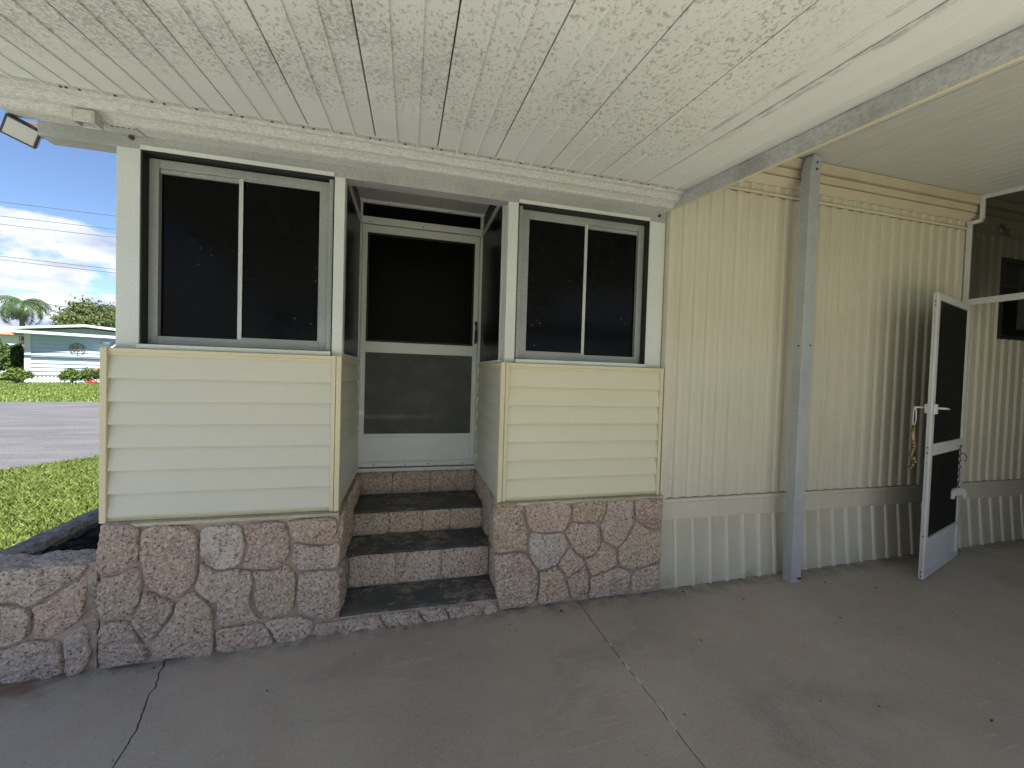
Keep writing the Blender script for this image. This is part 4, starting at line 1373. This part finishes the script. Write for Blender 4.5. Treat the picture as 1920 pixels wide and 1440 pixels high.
MB().box(PX - 0.02, PX + 0.02, -1.13, -1.085, 0.07, 2.30).build('post', MATS['white_alu'], room, 0.003)
MB().box(PX - 0.02, PX + 0.02, -4.3, -4.25, 0.07, 2.75).build('post', MATS['white_alu'], room, 0.003)
m = MB()
m.v = [(PX, -1.13, 0.10), (PX, -4.25, 0.10), (PX, -4.25, 2.30), (PX, -1.13, 2.30)]
m.f = [(0, 1, 2, 3)]
m.build('screen', MATS['mesh_transom'], room, recalc=False)

# door leaf built along a local axis from hinge to free edge
HG = Vector((4.745, -0.132, 0.0))
FR = Vector((3.862, -0.395, 0.0))
DL = (FR - HG).length
du = (FR - HG).normalized()
dn = Vector((du.y, -du.x, 0))          # towards the camera side
if dn.y > 0:
    dn = -dn
leaf = thing('screen_door', 'open white aluminium screen door with black screens, swung back towards the ribbed wall', 'door', ((HG + FR) / 2 + Vector((0, 0, 0.065))))


def dbox(u0, u1, w0, w1, z0, z1, nm, mt, bev=0.002, par=None):
    m = MB()
    b = len(m.v)
    for z in (z0, z1):
        for u, w in ((u0, w0), (u1, w0), (u1, w1), (u0, w1)):
            p = HG + du * u + dn * w
            m.v.append((p.x, p.y, z))
    m.f = [(0, 3, 2, 1), (4, 5, 6, 7), (0, 1, 5, 4), (1, 2, 6, 5), (2, 3, 7, 6), (3, 0, 4, 7)]
    return m.build(nm, MATS[mt], par or leaf, bev)


D0, D1 = 0.066, 2.268
dbox(0, 0.055, -0.015, 0.015, D0, D1, 'stile', 'white_alu')
dbox(DL - 0.055, DL, -0.015, 0.015, D0, D1, 'stile', 'white_alu')
dbox(DL + 0.0002, DL + 0.004, -0.005, 0.005, D0 + 0.01, D1 - 0.01, 'edge_channel', 'mill_alu', 0.001)
for z0, z1 in ((D1 - 0.05, D1), (1.02, 1.11), (0.345, 0.375), (D0, D0 + 0.045)):
    dbox(0.0551, DL - 0.0551, -0.0145, 0.0145, z0, z1, 'rail', 'white_alu')
dbox(0.05, DL - 0.05, -0.001, 0.001, 1.10, D1 - 0.04, 'screen', 'mesh_door', 0)
dbox(0.05, DL - 0.05, -0.001, 0.001, 0.37, 1.03, 'screen', 'mesh_door', 0)
dbox(0.05, DL - 0.05, -0.004, 0.004, D0 + 0.04, 0.35, 'kick_plate', 'white_alu', 0.001)
for z in (2.20, 2.17, 1.085, 1.045, 0.40, 0.12, 0.09):
    p = HG + du * (DL + 0.0042)
    MB().tube([p + Vector((0, 0, z)), p + du * 0.003 + Vector((0, 0, z))], 0.0055, 8).build('screw', MATS['screw'], leaf)
lk = sub('latch', leaf, HG + du * (DL - 0.03) + Vector((0, 0, 1.38)))
dbox(DL - 0.052, DL - 0.012, 0.0152, 0.034, 1.345, 1.42, 'lock_case', 'plastic_white', 0.004, lk)
p = HG + du * (DL - 0.03)
MB().tube([p + dn * 0.034 + Vector((0, 0, 1.39)), p + dn * 0.07 - du * 0.02 + Vector((0, 0, 1.39)), p + dn * 0.075 - du * 0.09 + Vector((0, 0, 1.385))], 0.008, 8).build('lever', MATS['plastic_white'], lk, smooth=True)
dbox(DL - 0.052, DL - 0.012, -0.034, -0.0152, 1.345, 1.42, 'lock_case', 'plastic_white', 0.004, lk)
MB().tube([p - dn * 0.034 + Vector((0, 0, 1.39)), p - dn * 0.07 + du * 0.03 + Vector((0, 0, 1.39)), p - dn * 0.075 + du * 0.08 + Vector((0, 0, 1.385))], 0.008, 8).build('lever', MATS['plastic_white'], lk, smooth=True)
# curtain of brass bells on a loop hanging from the latch
kb = HG + du * (DL + 0.045) - dn * 0.072
bells = thing('bell_string', 'string of small brass bells hanging from the latch of the open door', 'bells', kb + Vector((0, 0, 1.385)))
MB().tube([kb + Vector((0, 0, 1.40)), kb + Vector((-0.014, 0, 1.36)), kb + Vector((-0.016, 0, 1.28)), kb + Vector((0.0, 0, 1.245)), kb + Vector((0.018, 0, 1.29)), kb + Vector((0.014, 0, 1.36)), kb + Vector((0, 0, 1.402))], 0.004, 6).build('loop', MATS['plastic_white'], bells, smooth=True)
MB().tube([kb + Vector((0, 0, 1.25)), kb + Vector((-0.008, 0, 1.18)), kb + Vector((0.004, 0, 1.10)), kb + Vector((-0.012, 0, 1.02)), kb + Vector((-0.016, 0, 0.95))], [0.012, 0.016, 0.012, 0.009, 0.003], 8).build('strap', MATS['brass'], bells, smooth=True)
for i in range(9):
    q = kb + Vector((random.uniform(-0.022, 0.018), random.uniform(-0.015, 0.015), 1.12 - 0.025 * i))
    prof = [(0.0, 0.016), (0.008, 0.015), (0.013, 0.004), (0.017, -0.012), (0.014, -0.012)]
    m = MB()
    m.tube([q + Vector((0, 0, z)) for r_, z in prof], [max(r_, 0.001) for r_, z in prof], 10)
    m.build('bell', MATS['brass'], bells, smooth=True)
# cord with a white pull hanging from the door's middle rail
pc = HG + du * 0.15 + dn * 0.026
pull = thing('pull_cord', 'dark twisted cord with a white plastic pull hanging from the door rail', 'pull cord', pc + Vector((0, 0, 1.07)))
pts = [pc + Vector((0.006 * math.sin(i * 1.9), 0.004 * math.cos(i * 1.9), 1.075 - 0.395 * i / 22)) for i in range(23)]
MB().tube(pts, 0.0045, 6).build('cord', MATS['cord'], pull, smooth=True)
MB().tube([pc + Vector((-0.05, 0, 1.075)), pc + Vector((0, 0, 1.078)), pc + Vector((0.02, 0, 1.075))], 0.010, 8).build('peg', MATS['plastic_white'], pull, smooth=True)
MB().tube([pc + Vector((0.0, -0.004, 0.99)), pc + Vector((0.04, -0.004, 0.985)), pc + Vector((0.075, -0.004, 0.955)), pc + Vector((0.06, -0.004, 0.92)), pc + Vector((0.045, -0.004, 0.93))], 0.004, 6).build('hook', MATS['cord'], pull, smooth=True)
m = MB()
arc = [(-0.095, -0.055)] + [(-0.095 * math.cos(math.pi * i / 14), 0.035 * math.sin(math.pi * i / 14)) for i in range(15)] + [(0.095, -0.055), (0.06, -0.06), (0.05, -0.03), (-0.05, -0.03), (-0.06, -0.06)]
m.sweep([(a, b) for a, b in arc], pc + Vector((0, -0.012, 0.655)), pc + Vector((0, 0.012, 0.655)), (1, 0, 0), (0, 0, 1))
m.build('handle', MATS['plastic_white'], pull, 0.004)
MB().box(4.95, 9.19, YO + 0.10, YO + 0.14, 0.0, 2.9).build('added_shade_panel', MATS['homewall'], room)  # unseen solid panel added to cut daylight reaching the right side
# hook on the wall beyond the partition
hk = thing('wall_hook', 'small beige hook screwed to the ribbed wall below the far window', 'hook', (5.78, -0.012, 1.93))
MB().box(5.765, 5.795, -0.016, -0.0106, 1.88, 1.99).build('plate', MATS['home_trim'], hk, 0.003)
MB().tube([(5.78, -0.016, 1.96), (5.78, -0.05, 1.95), (5.78, -0.072, 1.91), (5.78, -0.055, 1.88), (5.78, -0.03, 1.885)], 0.009, 8).build('arm', MATS['plastic_white'], hk, smooth=True)
# gecko clinging to the transom screen
gk = MB()
gx = PX - 0.010
gc = (gx, -0.245, 2.915)


def gp(a, b):
    return (gx, gc[1] - a, gc[2] + b)


gk.tube([gp(-0.020, 0.050), gp(-0.014, 0.040), gp(-0.006, 0.026), gp(0.004, 0.006), gp(0.012, -0.012), gp(0.018, -0.028), gp(0.028, -0.050), gp(0.040, -0.072)], [0.003, 0.0075, 0.006, 0.009, 0.008, 0.005, 0.0035, 0.001], 8)
gk.tube([gp(-0.004, 0.020), gp(0.016, 0.028), gp(0.022, 0.040)], [0.004, 0.003, 0.003], 6)
gk.tube([gp(-0.004, 0.020), gp(-0.024, 0.014), gp(-0.036, 0.022)], [0.004, 0.003, 0.003], 6)
gk.tube([gp(0.013, -0.014), gp(0.034, -0.012), gp(0.040, -0.026)], [0.004, 0.003, 0.003], 6)
gk.tube([gp(0.013, -0.014), gp(-0.006, -0.026), gp(-0.012, -0.042)], [0.004, 0.003, 0.003], 6)
tag(gk.build('gecko', MATS['gecko'], smooth=True), 'small dark gecko clinging to the transom screen', 'gecko')

# flood light at the far left end of the header
fl = thing('flood_light', 'square black framed flood light hanging off the roof corner', 'lamp', (-1.90, 0.06, 2.72))
cx, cy, czz = -1.905, 0.035, 2.690
e1 = Vector((0.84, 0.0, -0.54)).normalized()
nn = Vector((0.30, -0.80, -0.52)).normalized()
e1 = (e1 - nn * e1.dot(nn)).normalized()
e2 = nn.cross(e1).normalized()
c0 = Vector((cx, cy, czz))


def lbox(a, b, d0, d1, nm, mt, hole=None):
    m = MB()
    for d in (d0, d1):
        for s, t in ((-1, -1), (1, -1), (1, 1), (-1, 1)):
            m.v.append(tuple(c0 + e1 * a * s + e2 * b * t + nn * d))
    m.f = [(0, 3, 2, 1), (4, 5, 6, 7), (0, 1, 5, 4), (1, 2, 6, 5), (2, 3, 7, 6), (3, 0, 4, 7)]
    m.build(nm, MATS[mt], fl, 0.004)


lbox(0.062, 0.050, -0.030, 0.010, 'housing', 'black_plastic')
lbox(0.052, 0.040, 0.0102, 0.0125, 'lens', 'lens')
MB().tube([c0 - nn * 0.028, c0 - nn * 0.05 + Vector((0.02, 0.02, 0.02)), (-1.845, 0.10, 2.735)], 0.011, 8).build('bracket', MATS['black_plastic'], fl, smooth=True)
MB().box(-1.900, -1.8385, 0.05, 0.12, 2.705, 2.752).build('arm', MATS['brown_wood'], fl, 0.003)

# dead leaves and grit blown over the slab
deb = MB()
spots = [(3.55, -0.75), (2.75, -0.62), (2.62, -1.38), (2.30, -0.30), (1.95, -0.12), (0.25, -0.115), (-0.05, -0.10), (0.02, -0.13), (1.62, -0.11), (1.0, -0.16), (3.1, -0.25), (-1.25, -0.115), (-0.62, -0.45), (2.2, -1.2), (1.7, -0.6), (3.4, -0.4)]
for i in range(60):
    spots.append((random.uniform(-1.5, 4.6), random.uniform(-1.5, -0.10)) if i % 3 else (random.uniform(-1.5, 4.6), -0.10 - abs(random.gauss(0, 0.04))))
for i, (x, y) in enumerate(spots):
    sc_ = random.uniform(0.010, 0.020) if i < 16 else random.uniform(0.002, 0.006)
    a = random.uniform(0, 6.28)
    z = fz(x) + 0.002
    ca, sa = math.cos(a) * sc_, math.sin(a) * sc_
    n = len(deb.v)
    deb.v += [(x - ca, y - sa, z), (x + sa * 0.4, y - ca * 0.4, z + sc_ * 0.35), (x + ca, y + sa, z + sc_ * 0.1), (x - sa * 0.4, y + ca * 0.4, z + sc_ * 0.25)]
    deb.f += [(n, n + 1, n + 2), (n, n + 2, n + 3)]
tag(deb.build('leaf_debris', MATS['twig'], recalc=False), 'scattered dead leaf bits and grit on the concrete floor', 'debris', kind='stuff')

# ------------------------------------------------------------------ background: grass, house, trees, wires
def blades(n, area, hgt, wid, mat, name, label):
    xs_, ys_ = area(n)
    n = len(xs_)
    a = rng.uniform(0, 2 * math.pi, n)
    h = hgt * rng.uniform(0.5, 1.25, n)
    lean = rng.uniform(0.1, 0.9, n) * h
    la = rng.uniform(0, 2 * math.pi, n)
    V = np.zeros((n, 4, 3))
    z0 = -0.16
    V[:, 0] = np.c_[xs_ - wid * np.cos(a), ys_ - wid * np.sin(a), np.full(n, z0)]
    V[:, 1] = np.c_[xs_ + wid * np.cos(a), ys_ + wid * np.sin(a), np.full(n, z0)]
    mx, my = xs_ + lean * 0.4 * np.cos(la), ys_ + lean * 0.4 * np.sin(la)
    V[:, 2] = np.c_[mx + wid * 0.8 * np.cos(a), my + wid * 0.8 * np.sin(a), z0 + h * 0.7]
    V[:, 3] = np.c_[xs_ + lean * np.cos(la), ys_ + lean * np.sin(la), z0 + h]
    me = bpy.data.meshes.new(name)
    me.vertices.add(4 * n)
    me.vertices.foreach_set('co', V.reshape(-1))
    F = (np.arange(n)[:, None] * 4 + np.array([[0, 1, 2, 3]])).reshape(-1)
    me.loops.add(4 * n)
    me.loops.foreach_set('vertex_index', F)
    me.polygons.add(n)
    me.polygons.foreach_set('loop_start', np.arange(n) * 4)
    me.polygons.foreach_set('loop_total', np.full(n, 4))
    me.update()
    me.validate()
    me.materials.append(mat)
    o = bpy.data.objects.new(name, me)
    COL.objects.link(o)
    return tag(o, label, 'grass', kind='stuff')


ne_f = np.array(near_e)


def near_lawn(n):
    x = rng.uniform(-8.2, -2.22, n * 2)
    y = rng.uniform(0.0, 9.0, n * 2)
    edge = np.interp(x, ne_f[:, 0], ne_f[:, 1])
    k = (y < edge - 0.02 + rng.normal(0, 0.03, n * 2))
    return x[k][:n], y[k][:n]


def far_lawn(n):
    x = rng.uniform(-34, -8, n)
    y = rng.uniform(14, 44, n)
    fef = np.array(far_e)
    k = y > np.interp(x, fef[:, 0], fef[:, 1]) + 0.02
    return x[k], y[k]


blades(130000, near_lawn, 0.075, 0.006, MATS['blade'], 'grass', 'sunlit green grass between the planter and the road')
blades(30000, near_lawn, 0.05, 0.006, MATS['dry_blade'], 'dry_grass', 'pale dry blades in the grass between planter and road')
blades(70000, far_lawn, 0.10, 0.022, MATS['blade'], 'grass', 'green lawn across the road in front of the pale blue house')

# pale blue house across the road
hA, hB = Vector((-26.97, 34.64, 0)), Vector((-19.02, 39.94, 0))
ux = (hB - hA).normalized()
un = Vector((ux.y, -ux.x, 0))
nb = thing('neighbour_house', 'pale blue house with lapped siding and low white roof across the road', 'house', (hA + hB) / 2 + Vector((0, 0, -0.16)))
WL = (hB - hA).length


def hp(u, w, z):
    p = hA + ux * u + un * w
    return (p.x, p.y, z)


def hbox(u0, u1, w0, w1, z0, z1, nm, mt, par=None, bev=0):
    m = MB()
    for z in (z0, z1):
        for u, w in ((u0, w0), (u1, w0), (u1, w1), (u0, w1)):
            m.v.append(hp(u, w, z))
    m.f = [(0, 3, 2, 1), (4, 5, 6, 7), (0, 1, 5, 4), (1, 2, 6, 5), (2, 3, 7, 6), (3, 0, 4, 7)]
    return m.build(nm, MATS[mt], par or nb, bev)


hbox(0.02, WL, -12, -0.02, -0.16, 3.55, 'wall', 'house_blue')
lap = 0.292
for i in range(11):
    z = 0.42 + lap * i
    if i == 0:
        m = MB().sweep([(-0.01, 0), (0.055, 0), (0.055, 0.02), (0.008, lap), (-0.01, lap)], hp(0.22, 0, z), hp(WL, 0, z), un, (0, 0, 1))
        lp0 = m.build('siding_plank', MATS['house_blue'], nb)
    else:
        copy_at(lp0, 0, 0, lap * i)
hbox(-0.08, 0.22, -0.1, 0.08, -0.16, 3.6, 'corner_board', 'house_white')
for i in range(40):
    u = 0.24 + 0.19 * i
    hbox(u, u + 0.11, -0.015, 0.02, -0.16, 0.41, 'skirt_slat', 'house_white')
RU = 2.9
m = MB()
for w in (-12.4, 1.0):
    m.v += [hp(-0.95, w, 3.62), hp(RU, w, 4.18), hp(WL + 2.5, w, 3.52), hp(WL + 2.5, w, 3.70), hp(RU, w, 4.36), hp(-0.95, w, 3.76)]
m.f = [(0, 1, 2, 3, 4, 5), (11, 10, 9, 8, 7, 6), (0, 6, 7, 1), (1, 7, 8, 2), (2, 8, 9, 3), (3, 9, 10, 4), (4, 10, 11, 5), (5, 11, 6, 0)]
m.build('roof', MATS['house_roof'], nb)
hbox(-0.95, WL + 2.4, 1.0005, 1.03, 3.42, 3.62, 'fascia', 'house_white')
m = MB()
m.v = [hp(0.02, -0.015, 3.551), hp(WL, -0.015, 3.551), hp(WL, -0.015, 3.60), hp(RU, -0.015, 4.10), hp(0.02, -0.015, 3.66)]
m.f = [(0, 1, 2, 3, 4)]
m.build('gable', MATS['house_blue'], nb)
awn = MB().sweep([(0, 0), (0.9, -0.5), (0.9, -0.44), (0, 0.06)], hp(0.0, -1.0, 2.9), hp(0.0, -3.2, 2.9), -ux, (0, 0, 1))
awn.build('awning', MATS['house_white'], nb)
hbox(3.92, 4.3, 0.06, 0.35, 2.95, 3.15, 'lamp', 'house_white')
# white slope at the right (car port awning of that house)
m = MB().sweep([(0, 0), (1.2, 1.15), (1.2, 1.27), (0, 0.12)], hp(3.75, 0.06, 2.05), hp(3.75, 1.0, 2.05), ux, (0, 0, 1))
m.build('awning', MATS['house_white'], nb)
# round metal ornament on its wall
ornc = Vector(hp(2.54, 0.11, 2.50))
orn = thing('wall_ornament', 'round dark metal ornament with leafy tree figure on the blue house wall', 'ornament', ornc)
ring = [ornc + ux * 0.40 * math.cos(2 * math.pi * i / 40) + Vector((0, 0, 0.40 * math.sin(2 * math.pi * i / 40))) for i in range(41)]
MB().tube(ring, 0.022, 6, False).build('ring', MATS['wire'], orn)
MB().tube([ornc + Vector((0, 0, -0.40)), ornc + Vector((0, 0, 0.42))], 0.024, 6).build('trunk', MATS['bark'], orn)
m = MB()
for i in range(70):
    an, rr = random.uniform(0, 2 * math.pi), 0.33 * math.sqrt(random.random())
    q = ornc + ux * rr * math.cos(an) + Vector((0, 0, rr * math.sin(an) * 0.75 + 0.04))
    s = random.uniform(0.02, 0.045)
    m.tube([q - ux * s, q + un * 0.012, q + ux * s + Vector((0, 0, s))], [0.004, s * 0.5, 0.004], 5)
m.build('leaves', MATS['bark'], orn)


def leaf_mesh(name, centers, size, mat, parent, up_bias=0.3):
    n = len(centers)
    c = np.array(centers)
    d = rng.normal(0, 1, (n, 3))
    d[:, 2] = np.abs(d[:, 2]) * up_bias + d[:, 2] * (1 - up_bias)
    d /= np.linalg.norm(d, axis=1)[:, None]
    t = np.cross(d, rng.normal(0, 1, (n, 3)))
    t /= np.linalg.norm(t, axis=1)[:, None]
    b = np.cross(d, t)
    s = size * rng.uniform(0.6, 1.35, n)[:, None]
    V = np.stack([c - t * s, c - b * s * 0.42, c + t * s, c + b * s * 0.42], 1)
    off = np.array(root_loc(parent)) if parent is not None else np.zeros(3)
    me = bpy.data.meshes.new(name)
    me.from_pydata((V.reshape(-1, 3) - off).tolist(), [], (np.arange(n)[:, None] * 4 + np.arange(4)).tolist())
    me.materials.append(mat)
    o = bpy.data.objects.new(name, me)
    COL.objects.link(o)
    o.parent = parent
    return o


def clumps(center, radii, n_cl, n_leaf, cl_r, flat=0.0):
    """leaf centres gathered in clumps over the shell of an uneven crown"""
    out = []
    for i in range(n_cl):
        v = Vector((random.gauss(0, 1), random.gauss(0, 1), random.gauss(0, 1))).normalized()
        if v.z < -0.35:
            v.z *= -0.6
        k = (0.50 + 0.42 * random.random()) * (1 + 0.16 * mnoise.noise(v * 2.3))
        c = Vector(center) + Vector((v.x * radii[0], v.y * radii[1], v.z * radii[2])) * k
        r_ = cl_r * random.uniform(0.6, 1.3)
        for j in range(n_leaf):
            q = Vector([max(-0.7, min(0.7, random.gauss(0, sg_))) for sg_ in (0.5, 0.5, 0.36)]) * r_
            out.append(tuple(c + q))
    return out


def broad_tree(loc, height, radii, label, mat, n_cl=170, n_leaf=60, size=0.17, group='trees beyond the blue house'):
    t = thing('broadleaf_tree', label, 'tree', loc, group)
    b = Vector(loc)
    cz_ = height - radii[2]
    MB().tube([b, b + Vector((0.1, 0, cz_ * 0.45)), b + Vector((0, 0.1, cz_))], [0.32, 0.24, 0.12], 9).build('trunk', MATS['bark'], t, smooth=True)
    for i in range(6):
        an = i * 1.05
        e = b + Vector((math.cos(an) * radii[0] * 0.6, math.sin(an) * radii[1] * 0.6, cz_ + radii[2] * 0.3))
        MB().tube([b + Vector((0, 0, cz_ * 0.55)), (b + e) / 2 + Vector((0, 0, cz_ * 0.35)), e], [0.13, 0.09, 0.03], 6).build('limb', MATS['bark'], t, smooth=True)
    leaf_mesh('crown', clumps(b + Vector((0, 0, cz_)), radii, n_cl, n_leaf, radii[2] * 0.30), size, mat, t)
    return t


broad_tree((-31.2, 48.7, -0.16), 7.9, (3.4, 3.2, 2.9), 'dense olive green tree rising behind the blue house roof', MATS['leaf_tree'], 260, 70, 0.17)
broad_tree((-41.2, 48.6, -0.16), 4.0, (2.6, 2.6, 1.7), 'low dark tree beside the terracotta roof', MATS['leaf_hedge'], 120, 60, 0.17)
broad_tree((-24.2, 52.0, -0.16), 7.4, (4.0, 3.2, 2.7), 'green tree further right, mostly hidden by the porch post', MATS['leaf_tree'], 160, 60, 0.18)

# feathery palm
pb = Vector((-35.45, 45.9, -0.16))
palm = thing('palm_tree', 'feathery palm with drooping fronds left of the olive green tree', 'tree', pb)
top = pb + Vector((0, 0, 7.0))
MB().tube([pb, pb + Vector((0.05, 0, 2.5)), pb + Vector((0, 0.05, 5.0)), top - Vector((0, 0, 0.2))], [0.24, 0.19, 0.17, 0.13], 10).build('trunk', MATS['bark'], palm, smooth=True)
MB().tube([top - Vector((0, 0, 1.5)), top - Vector((0, 0, 0.9)), top - Vector((0, 0, 0.1))], [0.24, 0.34, 0.12], 10).build('boot', MATS['bark'], palm, smooth=True)
for i in range(24):
    an = i * 2.399
    lift = random.uniform(-0.15, 1.1)
    L_ = random.uniform(2.2, 2.9)
    dirv = Vector((math.cos(an), math.sin(an), 0))
    sp, p, ang = [], top.copy(), lift
    for s in range(13):
        sp.append(p.copy())
        p = p + (dirv * math.cos(ang) + Vector((0, 0, math.sin(ang)))) * (L_ / 12)
        ang -= 0.165 + 0.03 * s * 0.3
    m = MB()
    m.tube(sp, [0.035 - 0.0024 * s for s in range(13)], 5)
    for s in range(1, 13):
        t = (sp[s] - sp[s - 1]).normalized()
        side = t.cross(Vector((0, 0, 1)))
        side = side.normalized() if side.length > 1e-3 else Vector((1, 0, 0))
        for h in (0.0, 0.5):
            base = sp[s - 1].lerp(sp[s], h)
            ll = 0.62 * math.sin(math.pi * min(1, (s + h) / 13.5) * 0.86 + 0.28)
            for sg in (-1, 1):
                for dz in (-0.35, -0.85):
                    tip = base + side * sg * ll * 0.75 + t * ll * 0.45 + Vector((0, 0, ll * dz * random.uniform(0.7, 1.2)))
                    wv = t * 0.035
                    mid = base.lerp(tip, 0.5) + Vector((0, 0, 0.05))
                    n = len(m.v)
                    m.v += [tuple(base), tuple(mid - wv), tuple(tip), tuple(mid + wv)]
                    m.f.append((n, n + 1, n + 2, n + 3))
    m.build('frond', MATS['leaf_palm'], palm, recalc=False)


def shrub(loc, r, h, label, mat, n_cl, n_leaf, size, name='shrub', cat='shrub', group=None, flowers=0):
    t = thing(name, label, cat, loc, group)
    b = Vector(loc)
    for i in range(4):
        an = i * 1.6
        MB().tube([b, b + Vector((math.cos(an) * r[0] * 0.4, math.sin(an) * r[1] * 0.4, h * 0.7))], [0.04, 0.015], 5).build('stem', MATS['bark'], t)
    leaf_mesh('foliage', clumps(b + Vector((0, 0, h * 0.5)), (r[0], r[1], h * 0.52), n_cl, n_leaf, 0.30), size, mat, t)
    if flowers:
        pts = []
        for i in range(flowers):
            an = random.uniform(0, 6.28)
            c = b + Vector((math.cos(an) * r[0] * 0.8, math.sin(an) * r[1] * 0.9, h * random.uniform(0.55, 1.0)))
            pts += [tuple(c + Vector((random.gauss(0, 0.05), random.gauss(0, 0.05), random.gauss(0, 0.05)))) for _ in range(14)]
        leaf_mesh('flowers', pts, 0.07, MATS['flower'], t)
    return t


def hpt(u, w):
    p = hA + ux * u + un * w
    return (p.x, p.y, -0.16)


GH = 'shrubs along the blue house'
shrub(hpt(-0.35, 1.3), (0.75, 0.6, 0), 1.0, 'small round shrub at the left corner of the blue house', MATS['leaf_shrub'], 50, 45, 0.09, group=GH)
shrub(hpt(2.25, 1.2), (0.75, 0.6, 0), 1.05, 'leafy shrub under the round wall ornament', MATS['leaf_shrub'], 50, 45, 0.09, group=GH, flowers=2)
shrub(hpt(3.15, 1.2), (0.75, 0.6, 0), 1.15, 'shrub with orange blossoms right of the ornament', MATS['leaf_shrub'], 50, 45, 0.09, group=GH, flowers=4)
shrub(hpt(4.15, 1.2), (0.75, 0.6, 0), 1.25, 'rightmost flowering shrub before the porch corner', MATS['leaf_shrub'], 50, 45, 0.09, group=GH, flowers=4)
shrub((-32.0, 38.6, -0.16), (2.9, 1.6, 0), 3.1, 'tall dark green hedge left of the blue house', MATS['leaf_hedge'], 260, 55, 0.13, 'hedge', 'hedge')
shrub((-29.2, 37.2, -0.16), (1.2, 1.2, 0), 2.6, 'bushy end of the hedge beside the blue house corner', MATS['leaf_hedge'], 110, 55, 0.13, 'hedge', 'hedge')
# far house with terracotta roof
fh = thing('far_house', 'distant house with terracotta roof behind the hedge', 'house', (-45, 58, -0.16))
MB().box(-49, -38.5, 58, 66, -0.16, 4.4).build('wall', MATS['house_white'], fh)
m = MB()
m.v = [(-49.6, 57.5, 4.4), (-38.0, 57.5, 4.4), (-38.0, 66.5, 4.4), (-49.6, 66.5, 4.4), (-46, 62, 5.2), (-41.2, 62, 5.2)]
m.f = [(0, 1, 5, 4), (1, 2, 5), (2, 3, 4, 5), (3, 0, 4), (3, 2, 1, 0)]
m.build('roof', MATS['terracotta'], fh)
# overturned red pot on the lawn
pp = Vector((-23.35, 35.1, -0.02))
pot = thing('flower_pot', 'red flower pot lying on its side on the lawn by the shrubs', 'pot', pp)
ax = Vector((-0.80, -0.45, 0.02)).normalized()
MB().tube([pp + ax * 0.30, pp + ax * 0.26, pp + ax * 0.24, pp - ax * 0.12, pp - ax * 0.3], [0.20, 0.21, 0.18, 0.15, 0.11], 14).build('body', MATS['red_pot'], pot, smooth=True)
MB().tube([pp + ax * 0.3005, pp + ax * 0.306], 0.165, 14).build('soil', MATS['soil'], pot)

# overhead wires
WIRES = [((-21.86, 26.04, 10.14), (-18.1, 28.55, 10.76), 'uppermost overhead wire crossing the clouds'), ((-21.86, 26.04, 9.36), (-18.1, 28.55, 9.93), 'second overhead wire from the top'),
         ((-21.86, 26.04, 8.92), (-18.1, 28.55, 9.43), 'third overhead wire from the top'), ((-21.86, 26.04, 7.18), (-18.09, 28.56, 7.42), 'fourth overhead wire, upper of a close pair'),
         ((-21.86, 26.04, 6.98), (-18.09, 28.56, 7.19), 'fifth overhead wire, lower of a close pair'), ((-24.0, 28.2, 5.30), (-19.94, 30.9, 4.82), 'low overhead wire passing the palm'),
         ((-24.0, 28.2, 4.95), (-19.94, 30.9, 4.35), 'lowest overhead wire in front of the palm')]
for a, b, lb in WIRES:
    a, b = Vector(a), Vector(b)
    d = b - a
    pts = []
    for i in range(41):
        t = -5.0 + 11.0 * i / 40
        p = a + d * t
        pts.append(p + Vector((0, 0, 0.012 * ((t - 0.5) ** 2 - 0.25))))
    o = MB().tube(pts, 0.016, 5).build('power_line', MATS['wire'])
    tag(o, lb, 'power line', 'overhead power lines')
